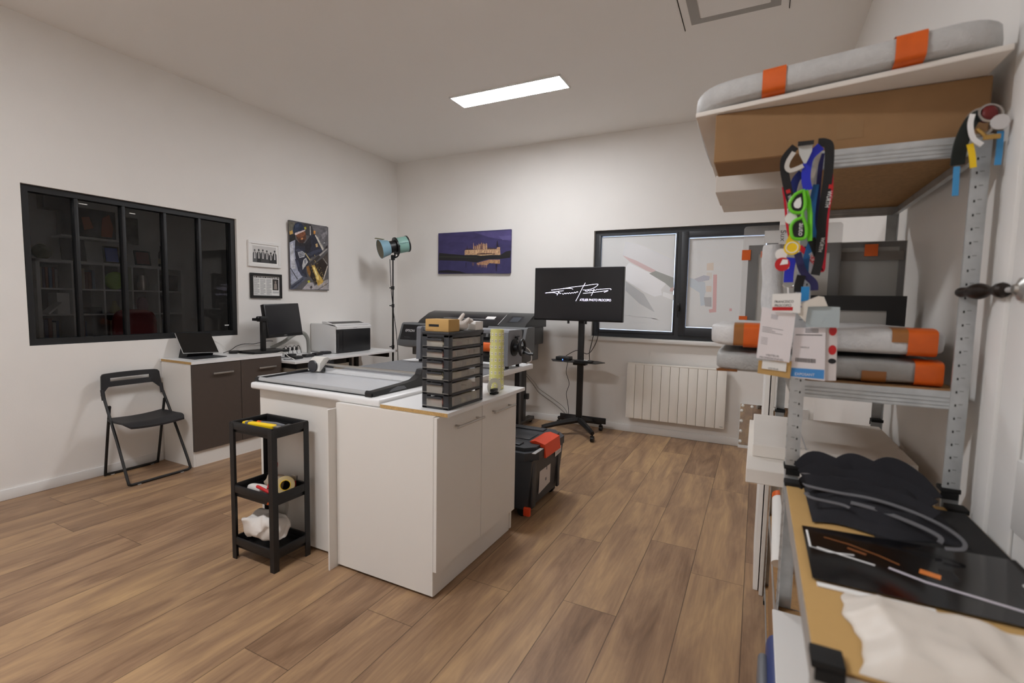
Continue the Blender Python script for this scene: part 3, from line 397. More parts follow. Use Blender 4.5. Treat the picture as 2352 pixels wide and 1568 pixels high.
vs_ = S_.view_settings; vs_.view_transform = 'Standard'; vs_.look = 'None'; vs_.exposure = EXPO; vs_.gamma = 1; vs_.use_curve_mapping = False
S_.cycles.max_bounces = 10; S_.cycles.diffuse_bounces = 6; S_.cycles.transparent_max_bounces = 16; S_.cycles.use_denoising = True
S_.cycles.sample_clamp_indirect = 6
lp2 = tree_copy(lp); lp2.location.y = -4.95; [k for k in lp2.children if 'diffuser' in k.name][0].data = [k for k in lp2.children if 'diffuser' in k.name][0].data.copy()
[k for k in lp2.children if 'diffuser' in k.name][0].data.materials[0] = mat('lit_diffuser_bright', (255, 255, 255), .5, emit=(249, 251, 255), estr=PANEL*1.4)
lp2['label'] = 'second long white ceiling light panel, over the floor beside the open shelving'
# ------------------------------------------------------------------ taupe cabinet on the left wall
def bar_handle(parent, a, b, out, r, m, nm='handle'):
    a, b, o = Vector(a), Vector(b), Vector(out)
    MB().tube([a+o, b+o], r, 10).cyl(a+(b-a)*.12, a+(b-a)*.12+o, r*.8, n=8).cyl(a+(b-a)*.88, a+(b-a)*.88+o, r*.8, n=8).build(nm, m, parent)
cab = thing('base_cabinet', (.214, -2.52, 0), 'low white cabinet with two dark taupe doors against the wall under the interior window', 'cabinet')
MB().box(.0125, .41, -2.92, -2.902, 0, .822).box(.0125, .41, -2.142, -2.124, 0, .822).box(.0125, .41, -2.902, -2.142, .12, .138).box(.0125, .02, -2.902, -2.142, 0, .822).box(.0125, .41, -2.902, -2.142, .80, .822).build('carcass', LAM, cab, smooth=0)
MB().box(.40, .412, -2.902, -2.142, 0, .12).build('plinth', LAM, cab)
for a, b, hy in ((-2.92, -2.520, -2.81), (-2.516, -2.124, -2.405)):
    d = MB().box(.412, .43, a, b, .128, .820, .001, 1).build('door', TAUPE, cab)
    MB().box(.445, .455, hy+.045, hy+.215, .728, .742, .003).box(.43, .446, hy+.06, hy+.07, .73, .74).box(.43, .446, hy+.19, hy+.2, .73, .74).build('handle', STEEL, d)
t = MB().box(.002, .436, -2.925, -2.118, .8225, .845).build('cabinet_top', LAM2, cab)
MB().box(.02, .432, -2.9262, -2.9245, .8235, .842).build('raw_edge', CHIP, t)
# ------------------------------------------------------------------ folding chair
ch = thing('folding_chair', (.23, -3.17, 0), 'black folding chair with slotted plastic backrest standing against the wall', 'chair')
yl, yr = -3.375, -2.965
fr = spline([(.125, yl+.01, .60), (.145, yl+.008, .56), (.30, yl+.002, .29), (.425, yl-.004, .05), (.437, yl+.004, .016), (.438, yl+.05, .0105), (.438, (yl+yr)/2, .0105), (.438, yr-.05, .0105), (.437, yr-.004, .016), (.425, yr+.004, .05), (.30, yr-.002, .29), (.145, yr-.008, .56), (.125, yr-.01, .60)], 5)
MB().tube(fr, .0095, 10).build('front_frame', BLK2, ch)
rr = spline([(.165, yl+.022, .53), (.155, yl+.022, .50), (.055, yl+.026, .05), (.047, yl+.034, .016), (.047, yl+.08, .0105), (.047, (yl+yr)/2, .0105), (.047, yr-.08, .0105), (.047, yr-.034, .016), (.055, yr-.026, .05), (.155, yr-.022, .50), (.165, yr-.022, .53)], 5)
MB().tube(rr, .0095, 10).build('rear_frame', BLK2, ch)
# seat: rounded board, dished
def seat(u, v):
    x = .118+.318*u; yy = (v-.5)*2
    hw = .198-.02*max(0, (u-.8)/.2)**2-.016*max(0, (.15-u)/.15)
    return (x, -3.17+yy*hw, .452-.012*(1-yy*yy)-.006*math.sin(PI*u)-.028*max(0, (u-.72)/.28)**2)
MB().sheet(seat, 18, 14, .014).build('seat', DGREYC := mat('black_polypropylene', (34, 34, 37), .55, bump=.05, bscale=900), ch)
bk = MB()
def back_pt(t, h):       # t across 0..1, h up 0..1 ; the shell curves and wraps the uprights
    yy = (t-.5)*2
    w = .203-.012*h
    return Vector((.098-.02*h-.022*(1-yy**4)-.0*h, -3.17+yy*w, .615+.16*h+.0*abs(yy)))
outer = []; nt = 40
def band(h0, h1, t0, t1, n):
    for (xo) in (0,):
        vs = []; fs = []
        for i in range(n+1):
            t_ = t0+(t1-t0)*i/n
            lo = h0(t_) if callable(h0) else h0; hi = h1(t_) if callable(h1) else h1
            for hh in (lo, hi):
                p = back_pt(t_, hh); vs += [p+Vector((.009, 0, 0)), p-Vector((.006, 0, 0))]
        for i in range(n):
            a = i*4; b = a+4
            fs += [[a, b, b+2, a+2], [a+1, a+3, b+3, b+1], [a+2, b+2, b+3, a+3], [a, a+1, b+1, b]]
        fs += [[0, 2, 3, 1], [n*4, n*4+1, n*4+3, n*4+2]]
        bk.add(vs, fs)
arc = lambda t: .97+.03*math.sin(PI*t)-.6*max(0, (abs(t-.5)-.46)/.04)**2*.16
low = lambda t: .36 if .12 < t < .88 else .36-.36*((abs(t-.5)-.38)/.12)
band(low, lambda t: .60, 0, 1, 40); band(lambda t: .76, arc, 0, 1, 40)
band(.59, .77, 0, .16, 8); band(.59, .77, .84, 1, 8)
bk.build('backrest', DGREYC, ch, smooth=50)
for y in (yl+.01, yr-.01): MB().cyl((.117, y, .585), (.10, y, .66), .0125, n=12).build('sleeve', DGREYC, ch)
for x, y in ((.438, yl+.06), (.438, yr-.06), (.047, yl+.07), (.047, yr-.07)): MB().box(x-.009, x+.009, y-.012, y+.012, 0, .006, .002).build('foot_pad', LGREY, ch)
# ------------------------------------------------------------------ island: two cabinets, worktops, end strip
isl = thing('island_cabinet', (2.80, -3.03, 0), 'white base cabinet with two doors and bar handles at the near end of the island', 'cabinet')
MB().box(2.50, 3.088, -3.42, -3.402, .014, .842).box(2.50, 3.088, -2.652, -2.634, .014, .842).box(2.50, 2.51, -3.402, -2.652, .014, .842).box(2.51, 3.088, -3.402, -2.652, .12, .138).box(2.51, 3.088, -3.402, -2.652, .824, .842).build('carcass', LAM, isl, smooth=0)
MB().box(3.068, 3.082, -3.402, -2.652, .004, .128).build('plinth', LAM, isl)
for a, b, h0, h1 in ((-3.42, -3.029, -3.30, -3.055), (-3.025, -2.634, -2.945, -2.705)):
    d = MB().box(3.089, 3.107, a, b, .13, .838, .001, 1).build('door', LAM, isl)
    bar_handle(d, (3.107, h0, .775), (3.107, h1, .775), (.03, 0, 0), .006, STEEL)
for x, y in ((2.55, -3.39), (3.03, -3.39), (2.55, -2.67), (3.03, -2.67)): MB().cyl((x, y, 0), (x, y, .016), .012).build('foot', LGREY, isl)
is2 = thing('island_cabinet', (2.15, -2.7, 0), 'plain white cabinet back of the island behind the black trolley', 'cabinet')
MB().box(1.845, 2.488, -3.36, -3.342, .014, .842).box(1.845, 1.863, -3.342, -2.05, .014, .842).box(2.47, 2.488, -3.342, -2.05, .014, .842).box(1.863, 2.47, -2.068, -2.05, .014, .842).box(1.863, 2.47, -3.342, -2.068, .824, .842).build('carcass', LAM, is2, smooth=0)
for x, y in ((1.9, -3.33), (2.40, -3.33), (1.9, -2.1), (2.4, -2.1)): MB().cyl((x, y, 0), (x, y, .016), .012).build('foot', LGREY, is2)
tag(MB().box(2.489, 2.4985, -3.47, -3.365, 0, .815, .001, 1).build('filler_strip', LAM), 'narrow upright white filler strip standing between the two island cabinets', 'panel')
wt = MB().box(1.82, 2.762, -3.402, -2.80, .843, .881, .012, 3).build('worktop', LAM2)
tag(wt, 'thick white worktop with rounded edge carrying the big paper trimmer', 'worktop')
lw = thing('worktop', (2.95, -3.0, .843), 'thin white worktop with raw chipboard edge under the drawer tower', 'worktop')
MB().box(2.766, 2.804, -3.40, -2.802, .843, .861).box(2.804, 3.15, -3.40, -2.61, .843, .861).build('board', LAM2, lw)
MB().box(2.766, 3.149, -3.4016, -3.3995, .8435, .860).build('raw_edge', CHIP, lw)
tt = thing('table', (2.32, -2.3, 0), 'white table joined to the island, under the grey cutting mat and laminator', 'table')
MB().box(1.825, 2.80, -2.798, -1.72, .843, .881, .006).build('table_top', LAM2, tt)
for x, y in ((2.70, -1.78), (2.595, -2.40)): MB().box(x-.02, x+.02, y-.02, y+.02, 0, .843).build('leg', DGREY, tt)
mt = MB().box(1.84, 2.79, -2.785, -2.13, .8812, .8842, .001, 1).build('cutting_mat', mat('grey_cutting_mat', (112, 113, 116), .8, var=.05, scale=60))
tag(mt, 'large grey cutting mat lying on the white table', 'cutting mat')
# ------------------------------------------------------------------ rotary trimmer
tr = thing('paper_trimmer', (2.26, -3.15, .881), 'long silver rotary paper trimmer with black ends on the thick worktop', 'paper trimmer')
ALU = mat('trimmer_bed', (204, 206, 210), .34, metal=.25)
MB().box(1.85, 2.655, -3.355, -2.985, .884, .898, .003).build('bed', ALU, tr)
MB().cyl((1.85, -3.36, .8945), (2.655, -3.36, .8945), .0125).build('front_roll', mat('satin_aluminium', (190, 192, 194), .38, metal=.45), tr)
MB().box(1.85, 2.655, -3.372, -3.35, .8815, .886).build('rubber_strip', RUB, tr)
# right end casting: rises to the rail
pr = [(-3.385, .8815), (-2.955, .8815), (-2.94, .90), (-2.945, .955), (-2.96, .975), (-2.985, .972), (-3.0, .945), (-3.05, .922), (-3.12, .916), (-3.36, .906), (-3.385, .897)]
MB().prism([(y, z) for y, z in pr], (2.655, 0, 0), Y, Z, .04).build('end_block', BLK, tr)
MB().cyl((2.648, -3.365, .8955), (2.70, -3.365, .8955), .0135).build('end_cap', BLK, tr)
MB().prism([(-3.26, .888), (-3.12, .888), (-3.14, .905), (-3.19, .910), (-3.24, .900)], (2.6955, 0, 0), Y, Z, .001).build('grey_inset', GREY, tr)
MB().prism([(-3.375, .8815), (-2.985, .8815), (-2.985, .912), (-3.0, .914), (-3.365, .906), (-3.375, .90)], (1.825, 0, 0), Y, Z, .026).build('end_block', BLK, tr)
MB().box(1.828, 1.848, -3.36, -3.06, .907, .910).build('grey_inset', LGREY, tr)
MB().tube([(1.84, -2.985, .945), (2.67, -2.975, .945)], .008, 10).build('rail', STEEL, tr)
MB().box(1.85, 2.655, -3.005, -3.0015, .899, .93).build('paper_clamp', clear_plastic('clear_strip', (220, 222, 224), .35), tr)
hd = MB().prism([(-3.035, .907), (-2.935, .907), (-2.935, .95), (-2.945, .975), (-2.97, .99), (-3.0, .985), (-3.03, .955)], (1.852, 0, 0), Y, Z, .10).build('cutter_head', mat('ivory_plastic', (222, 220, 214), .4), tr)
MB().cyl((1.90, -3.036, .938), (1.90, -3.046, .938), .036, n=24).build('blade_guard', DGREY, hd)
MB().prism([(-3.03, .904), (-2.94, .904), (-2.94, .965), (-2.96, .972)], (1.952, 0, 0), Y, Z, .018).build('head_trim', BLK, hd)
# ------------------------------------------------------------------ drawer tower
dt = thing('drawer_tower', (3.05, -3.14, .861), 'charcoal tower of six clear small-parts drawers on the thin worktop corner', 'drawer unit')
x0, x1, y0, y1, z0, z1 = 2.975, 3.122, -3.355, -3.05, .8615, 1.208
CLR = clear_plastic('clear_drawer', (196, 192, 184), .42)
PARTS = [pm(c, .6) for c in ((188, 176, 150), (120, 116, 112), (150, 90, 78), (206, 196, 160), (92, 98, 108), (170, 160, 152))]
hs = [0, .062, .124, .174, .224, .274, .326]
fm = MB()
for sx in (x0, x1-.012): 
    for sy in (y0, y1-.03): fm.box(sx if sx == x0 else x1-.03, x0+.03 if sx == x0 else x1, sy, sy+.03, z0, z1-.005, .003)
for k, h in enumerate(hs):
    t_ = .018 if k in (0,) else .012
    fm.box(x0, x1, y0, y1, z0+h, z0+h+(.02 if k == 6 else .011), .003)
fm.box(x0-.002, x1+.002, y0-.003, y1, z1-.006, z1+.006, .003)
fm.build('frame', DGREY, dt)
rng = random.Random(3)
for k in range(6):
    a, b = z0+hs[k]+.0125, z0+hs[k+1]-.001
    dr = MB().box(x0+.006, x1-.001, y0-.004, y1-.006, a, a+.002).box(x0+.031, x1-.031, y0-.006, y0-.004, a, b-.004).box(x1-.0025, x1-.001, y0+.031, y1-.031, a, b-.004).box(x0+.006, x0+.0075, y0+.031, y1-.031, a, b-.004)
    dr = dr.build('drawer', CLR, dt)
    yy = y0+.02
    for n_ in range(5):
        w_ = .034+rng.random()*.018
        MB().box(x0+.012, x1-.006, yy, yy+w_, a+.003, a+(b-a)*(.45+rng.random()*.4), .004).build('small_parts', PARTS[rng.randrange(6)], dr)
        yy += w_+.008
    MB().box(x0+.031, x1-.031, y0-.012, y0-.006, b-.012, b-.002, .002).build('pull_lip', DGREY, dr)
# on the tower: a dispenser box, a glove on a white carton
bx = thing('dispenser_box', (3.03, -3.30, 1.214), 'small kraft cardboard box with black slot on top of the drawer tower', 'box')
MB().box(2.985, 3.112, -3.345, -3.255, 1.2145, 1.270, .002).build('carton', KRAFT, bx)
MB().box(3.005, 3.06, -3.3458, -3.3448, 1.236, 1.247).build('slot', INK, bx)
MB().box(2.99, 3.03, -3.3456, -3.3449, 1.219, 1.221).build('printed_line', pm((170, 110, 60)), bx)
tag(MB().box(3.07, 3.121, -3.125, -3.055, 1.2145, 1.256, .002).build('carton', PAPER), 'small white carton beside the white glove on the drawer tower', 'box')
gv = thing('cotton_glove', (3.09, -3.20, 1.214), 'white cotton glove with one finger up lying on the drawer tower', 'glove')
MB().pillow((3.078, -3.195, 1.2375), (.030, .045, .023), .8, .005, 30).build('palm', CLOTH, gv)
for p in ([(3.075, -3.215, 1.245), (3.082, -3.205, 1.266), (3.098, -3.195, 1.296)], [(3.09, -3.19, 1.245), (3.110, -3.18, 1.266), (3.104, -3.165, 1.268)], [(3.08, -3.17, 1.24), (3.105, -3.155, 1.262), (3.118, -3.15, 1.256)], [(3.07, -3.165, 1.24), (3.08, -3.15, 1.258), (3.105, -3.145, 1.250)], [(3.075, -3.225, 1.235), (3.055, -3.238, 1.233), (3.06, -3.245, 1.228)]):
    MB().tube(spline(p, 4), [.0105, .011, .0105, .010, .0098, .0095, .009, .008, .005], 10).build('glove_finger', CLOTH, gv)
# label roll, tape roll and stapler behind the tower
lr = thing('label_roll', (3.03, -2.74, .861), 'tall yellow roll of label sheets standing on the worktop behind the drawer tower', 'paper roll')
LY = mat('yellow_label_backing', (222, 218, 138), .5)
MB().lathe([(.030, .003), (.030, .338), (.036, .3385), (.0375, .335), (.042, .004), (.036, .001), (.03, .003)], (3.03, -2.74, .861), n=28).build('roll', LY, lr)
lb = MB(); lk = MB()
for i in range(9):
    for j in range(8):
        a = -PI/2-1.9+j*.56; z = .885+i*.036
        r = .0428-.0045*(z-.861)/.337
        n_ = Vector((math.cos(a), math.sin(a), 0)); t_ = Vector((-n_.y, n_.x, 0)); o = Vector((3.03, -2.74, z))+n_*r
        lb.prism([(-.0065, -.009), (.0065, -.009), (.0065, .009), (-.0065, .009)], o, t_, Z, .0006)
        lk.prism([(-.004, -.0012), (.004, -.0012), (.004, .0012), (-.004, .0012)], o+n_*.0006, t_, Z, .0003)
lb = lb.build('label', pm((236, 230, 200)), lr); lk.build('label_print', INKG, lb, smooth=0)
tag(MB().tube([(3.085+.034*math.cos(a*PI/12)*.45, -2.865+.034*math.cos(a*PI/12)*.9, .8965+.034*math.sin(a*PI/12)) for a in range(24)], 0, closed=True, flat=(.022, .005), nrm=(.9, -.45, 0)).build('tape_roll', clear_plastic('clear_tape', (236, 236, 232), .6)), 'clear tape roll standing on edge by the yellow label roll', 'tape')
sp = thing('stapler', (3.10, -2.92, .861), 'small black stapler lying beside the drawer tower', 'stapler')
MB().box(3.085, 3.115, -2.918, -2.865, .8615, .872, .004).build('stapler_base', RUB, sp)
MB().box(3.087, 3.113, -2.918, -2.868, .874, .892, .006).build('stapler_arm', BLK, sp)
# ------------------------------------------------------------------ cold laminator on the table
lm = thing('laminator', (2.36, -2.0, .881), 'grey roller laminator with black hand wheel standing at the end of the table', 'laminator')
GP = mat('grey_painted_steel', (128, 130, 136), .45)
side = [(-2.13, .902), (-1.90, .902), (-1.90, 1.14), (-1.915, 1.155), (-2.11, 1.155), (-2.125, 1.14)]
for x in (1.985, 2.745): MB().prism(side, (x, 0, 0), Y, Z, .04).build('side_plate', GP, lm)
MB().box(2.025, 2.745, -2.09, -1.905, 1.125, 1.155, .006).build('top_cover', GP, lm)
MB().cyl((2.025, -2.02, 1.045), (2.745, -2.02, 1.045), .05, n=28).build('roller', BLK, lm)
MB().cyl((2.025, -2.02, .955), (2.745, -2.02, .955), .038, n=28).build('roller', BLK, lm)
MB().box(2.025, 2.745, -2.0, -1.93, .905, .93).build('feed_bar', DGREY, lm)
MB().cyl((2.55, -2.115, 1.03), (2.66, -2.115, 1.03), .034, n=24).build('film_core', ORANGE, lm)
for x in (2.005, 2.765):
    for y in (-2.10, -1.93): MB().cyl((x, y, .8815), (x, y, .903), .014, n=14).build('foot', RUB, lm)
MB().cyl((2.785, -2.03, 1.03), (2.792, -2.03, 1.03), .062, n=28).cyl((2.792, -2.03, 1.03), (2.82, -2.03, 1.03), .03, n=20).build('gear_cover', BLK, lm)
wh = MB().tube([(2.835, -2.0+.045*math.cos(a*PI/12), 1.03+.055*math.sin(a*PI/12)) for a in range(24)], .010, 10, closed=True).box(2.828, 2.842, -2.045, -1.955, 1.024, 1.036).cyl((2.82, -2.0, 1.03), (2.842, -2.0, 1.03), .014).build('hand_wheel', BLK, lm)
MB().tube([(2.84, -1.99, 1.0), (2.88, -1.985, .985), (2.915, -1.98, .985)], [.008, .009, .011], 10).build('crank_grip', BLK, wh)
MB().cyl((2.765, -2.02, 1.10), (2.80, -2.02, 1.10), .006).box(2.798, 2.812, -2.045, -1.995, 1.103, 1.115, .003).cyl((2.805, -2.02, 1.085), (2.805, -2.02, 1.11), .007).build('pressure_knob', BLK, lm)
MB().prism([(-2.02, 1.067), (-1.985, 1.067), (-1.985, 1.083), (-2.02, 1.083)], (2.7853, 0, 0), Y, Z, .001).build('warning_sticker', YEL, lm)
MB().tube(spline([(2.79, -1.92, 1.04), (2.85, -1.90, 1.0), (2.86, -1.89, .93), (2.82, -1.89, .90)], 6), .004, 8).build('cord', WCABLE, lm)
# ------------------------------------------------------------------ wide format printer against the back wall
wp = thing('wide_format_printer', (1.4, -.45, 0), 'black and grey large-format printer standing along the back wall', 'printer')
hood = [(-.66, 1.10), (-.62, 1.135), (-.45, 1.215), (-.34, 1.24), (-.14, 1.235), (-.10, 1.20), (-.10, 1.09), (-.66, 1.09)]
GB = mat('glossy_black_hood', (30, 30, 32), .28); DB = mat('printer_charcoal', (46, 47, 48), .42); GY = mat('printer_grey', (104, 106, 108), .45)
MB().prism(hood, (.86, 0, 0), Y, Z, 1.04).build('hood', GB, wp)
MB().prism([(y, z) for y, z in hood], (1.905, 0, 0), Y, Z, .315).build('control_side', DB, wp)
MB().prism([(-.655, 1.117), (-.45, 1.218), (-.45, 1.2195), (-.655, 1.1185)], (1.90, 0, 0), Y, Z, .006).build('silver_trim', LGREY, wp)
cpn = MB().add([Vector((x, -.605-.002+(v)*.135, 1.1415+v*.0645)) for x, v in ((1.98, 0), (2.13, 0), (2.13, 1), (1.98, 1))], [[0, 1, 2, 3]]).build('control_panel', BLK, wp)
MB().add([Vector((x, -.59-.003+(v)*.10, 1.149+.001+v*.047)) for x, v in ((2.005, 0), (2.105, 0), (2.105, 1), (2.005, 1))], [[0, 1, 2, 3]]).build('control_screen', pm((66, 70, 76), .3), cpn)
MB().add([Vector((x, -.545-.003+(v)*.05, 1.171+.001+v*.0235)) for x, v in ((1.69, 0), (1.80, 0), (1.80, 1), (1.69, 1))], [[0, 1, 2, 3]]).build('paper_sticker', PAPER, wp)
MB().add([Vector((x, -.56-.003+(v)*.006, 1.164+.001+v*.0028)) for x, v in ((1.15, 0), (1.82, 0), (1.82, 1), (1.15, 1))], [[0, 1, 2, 3]]).build('scale_line', LGREY, wp)
MB().box(.66, 2.20, -.66, -.12, .90, 1.09, .01).build('body', DB, wp)
MB().box(.70, 2.16, -.56, -.16, .72, .90, .01).build('lower_body', GY, wp)
cov = [(-.62, .81), (-.76, .84), (-.765, .90), (-.69, 1.085), (-.665, 1.10), (-.50, 1.10), (-.50, .81)]
for xa, xb in ((.655, 1.06), (1.80, 2.26)):
    cb = MB().prism(cov, (xa, 0, 0), Y, Z, xb-xa).build('ink_bay', GY, wp)
    p0, p1 = Vector((0, -.7635, .912)), Vector((0, -.6965, 1.078)); nrm = Vector((0, -.93, .37))
    def fp(x, v, o=0): q = p0+(p1-p0)*v+nrm*o; return Vector((x, q.y, q.z))
    MB().add([fp(xa+.03, 0, .001), fp(xb-.03, 0, .001), fp(xb-.03, 1, .001), fp(xa+.03, 1, .001)], [[0, 1, 2, 3]]).build('bay_door', GB, cb)
    if xa < 1:
        MB().text('EPSON', fp(xa+.085, .52, .003), X, (p1-p0), .042, width=.125).build('lettering', WHITEP, cb, smooth=0)
        MB().text('SureColor', fp(xa+.09, .13, .003), X, (p1-p0), .013, width=.085).build('lettering', INKG, cb, smooth=0)
for x in (.75, 2.08): MB().box(x-.03, x+.03, -.42, -.36, .04, .72).box(x-.04, x+.04, -.68, -.14, .03, .07, .008).build('leg', DB, wp)
for x in (.75, 2.08):
    for y in (-.65, -.17): MB().cyl((x-.015, y, .03), (x+.015, y, .03), .03).build('caster', RUB, wp)
MB().box(.70, 2.14, -.38, -.34, .30, .36).build('crossbar', DB, wp)
# ------------------------------------------------------------------ desk along the left wall
dk = thing('desk', (.33, -1.4, 0), 'white desk board along the left wall carrying the photo printer', 'desk')
MB().box(.004, .60, -2.112, -.70, .755, .778, .002, 1).build('desk_top', LAM2, dk)
MB().box(.10, .56, -2.07, -1.42, .10, .70, .002, 1).build('drawer_pedestal', mat('greige_laminate', (140, 130, 116), .55), dk)
MB().box(.12, .555, -2.06, -1.45, .70, .755).build('support_rail', BLK2, dk)
MB().box(.03, .07, -.82, -.78, 0, .755).box(.03, .55, -.82, -.79, .70, .755).box(.50, .54, -1.40, -1.36, 0, .755).build('leg', BLK2, dk)
# photo printer
pp = thing('photo_printer', (.20, -1.18, .778), 'white box-shaped photo printer with black front on the desk', 'printer')
WP = mat('printer_white', (226, 226, 226), .4); SB = mat('printer_black', (28, 28, 30), .35)
MB().box(.006, .375, -1.425, -.915, .782, 1.09, .006).build('body', WP, pp)
MB().box(.375, .392, -1.42, -.92, .784, 1.035, .008).build('front_cover', SB, pp)
MB().box(.392, .396, -1.34, -.935, .80, 1.02, .003).build('door_panel', BLK, pp)
MB().prism([(.375, 1.035), (.398, 1.035), (.398, 1.062), (.385, 1.070), (.22, 1.112), (.18, 1.112), (.18, 1.09), (.375, 1.065)], (0, -.915, 0), X, Z, .51).build('top_panel', WP, pp)
MB().add([(.235, -1.40, 1.1092), (.38, -1.40, 1.0723), (.38, -.94, 1.0723), (.235, -.94, 1.1092)], [[0, 1, 2, 3]]).build('dark_inlay', SB, pp)
MB().text('EPSON', (.3985, -1.19, 1.042), Y, Z, .011, width=.05).build('lettering', INKG, pp, smooth=0)
MB().box(.392, .3935, -1.415, -1.40, .83, .99).build('vent_column', DGREY, pp)
# monitor on a pole stand
mo = thing('monitor', (.22, -2.13, .845), 'black square computer monitor tilted on a pole stand over the cabinet', 'monitor')
Mm = Matrix.Translation((.285, -1.975, 1.145)) @ Matrix.Rotation(math.radians(1.8), 4, 'X') @ Matrix.Rotation(math.radians(-9), 4, 'Y')
MB().box(-.05, .0, -.192, .192, -.158, .158, .006, M=Mm).build('display_housing', BLK, mo)
MB().box(-.001, .0015, -.178, .178, -.132, .146, M=Mm).build('screen', mat('screen_off', (30, 30, 33), .18), mo)
MB().text('DELL', Mm @ Vector((.0005, -.02, -.148)), Mm.to_3x3() @ Y, Mm.to_3x3() @ Z, .011, width=.032).build('lettering', LGREY, mo, smooth=0)
MB().box(.12, .36, -2.34, -1.98, .8455, .868, .004).build('stand_base', BLK2, mo)
MB().box(.275, .315, -2.225, -2.19, .868, 1.175, .004).build('pole', BLK2, mo)
MB().box(.255, .325, -2.245, -2.17, 1.135, 1.185, .008).cyl((.29, -2.26, 1.165), (.29, -2.22, 1.165), .016).box(.175, .225, -2.23, -1.96, 1.14, 1.165, .004).box(.2, .27, -2.235, -2.20, 1.14, 1.165, .004).build('clamp_arm', BLK, mo)
# tablet computer propped up with its keyboard
lt = thing('tablet_computer', (.17, -2.70, .845), 'black tablet computer propped on its folding keyboard on the taupe cabinet', 'laptop')
MB().box(.09, .31, -2.83, -2.56, .8455, .852, .002).build('keyboard', BLK, lt)
ky = MB()
for i in range(5):
    for j in range(12): ky.box(.15+i*.024, .17+i*.024, -2.82+j*.021, -2.803+j*.021, .852, .8532)
ky.build('key', DGREY, lt)
MB().prism([(.02, .8455), (.13, .8455), (.15, .875), (.09, .93), (.055, .93)], (0, -2.575, 0), X, Z, .215).build('support_stand', BLK2, lt)
Ml = Matrix.Translation((.165, -2.68, .880)) @ Matrix.Rotation(math.radians(-3.0), 4, 'X') @ Matrix.Rotation(math.radians(-38), 4, 'Y')
MB().box(-.009, 0, -.152, .142, 0, .205, .003, M=Ml).build('tablet_frame', LGREY, lt)
MB().box(-.0005, .0012, -.15, .14, .003, .203, M=Ml).build('screen', mat('tablet_glass', (8, 8, 9), .12), lt)
# small round hub, adapters, power strip, duct, cables on the desk
tag(MB().lathe([(.001, .025), (.04, .025), (.044, .02), (.044, .002), (.04, 0), (.001, 0)], (.12, -2.37, .8455), n=28).build('wireless_charger', BLK2), 'round black puck on the taupe cabinet beside the tablet', 'hub')
LBL = ['black power adapter at the near end of the row on the desk', 'second black power adapter in the row on the desk, by the monitor', 'black power adapter lying behind the row, nearest the power strip', 'black power adapter in the middle of the row below the grey duct', 'black power adapter at the end of the row, nearest the photo printer']
ad0 = None
for i, (x, y, rz) in enumerate(((.44, -1.96, .2), (.39, -1.79, -.1), (.25, -1.88, .3), (.35, -1.64, .15), (.31, -1.50, -.2))):
    if ad0 is None:
        ad0 = thing('power_adapter', (0, 0, .7785), LBL[0], 'power adapter', 'power adapters in a row on the desk')
        MB().box(-.035, .035, -.05, .05, .7785, .808, .010, 3).build('adapter_body', BLK, ad0)
        MB().tube(spline([(0, -.05, .79), (-.02, -.08, .783), (-.06, -.10, .7815), (-.09, -.07, .7815)], 5), .003, 6).build('cord', CABLE, ad0)
        o = ad0
    else: o = tree_copy(ad0)
    o.location = (x, y, .7785); o.rotation_euler = (0, 0, rz); o['label'] = LBL[i]
ps = thing('power_strip', (.07, -1.78, .80), 'white power strip with four black plugs at the wall side of the desk', 'power strip')
MB().box(.05, .095, -1.90, -1.62, .7785, .82, .008).build('strip_body', TRIM, ps)
for i in range(4):
    y = -1.82+i*.05
    MB().tube([(.075, y, .82), (.08, y, .85)], [.014, .011], 10).tube(spline([(.08, y, .848), (.095, y+.01, .868), (.115, y+.016, .84), (.125, y+.02, .79)], 5), .003, 6).build('plug', BLK, ps)
hz = spline([(.06, -1.95, .86), (.10, -1.84, .915), (.11, -1.74, .975), (.11, -1.66, 1.0), (.11, -1.595, .985), (.11, -1.555, .93), (.11, -1.545, .855), (.11, -1.545, .781)], 12)
tag(MB().tube(hz, [.018+.0018*(i % 2) for i in range(len(hz))], 14).build('cable_duct', mat('duct_grey', (150, 150, 144), .5), smooth=60), 'grey ribbed cable duct arching over the desk', 'cable duct')
tag(MB().tube(spline([(.17, -2.37, .8495), (.24, -2.385, .8495), (.36, -2.39, .8495), (.415, -2.29, .8495), (.42, -2.17, .850), (.43, -2.105, .855), (.45, -2.06, .81), (.48, -2.02, .7825)], 8), .003, 6).build('cable', WCABLE), 'white cable lying across the end of the taupe cabinet', 'cable')
tag(MB().tube(spline([(.04, -2.42, .849), (.03, -2.34, .87), (.02, -2.28, .90), (.018, -2.20, .915), (.02, -2.10, .91), (.05, -2.0, .93), (.09, -1.95, .93)], 8), .003, 6).build('cable', CABLE), 'black cable looping up the wall behind the monitor', 'cable')
tag(MB().tube(spline([(.02, -2.60, .93), (.008, -2.50, .965), (.008, -2.42, .93), (.02, -2.36, .852)], 8), .0018, 6).build('cable', WCABLE), 'thin white cable from the tablet along the wall', 'cable')
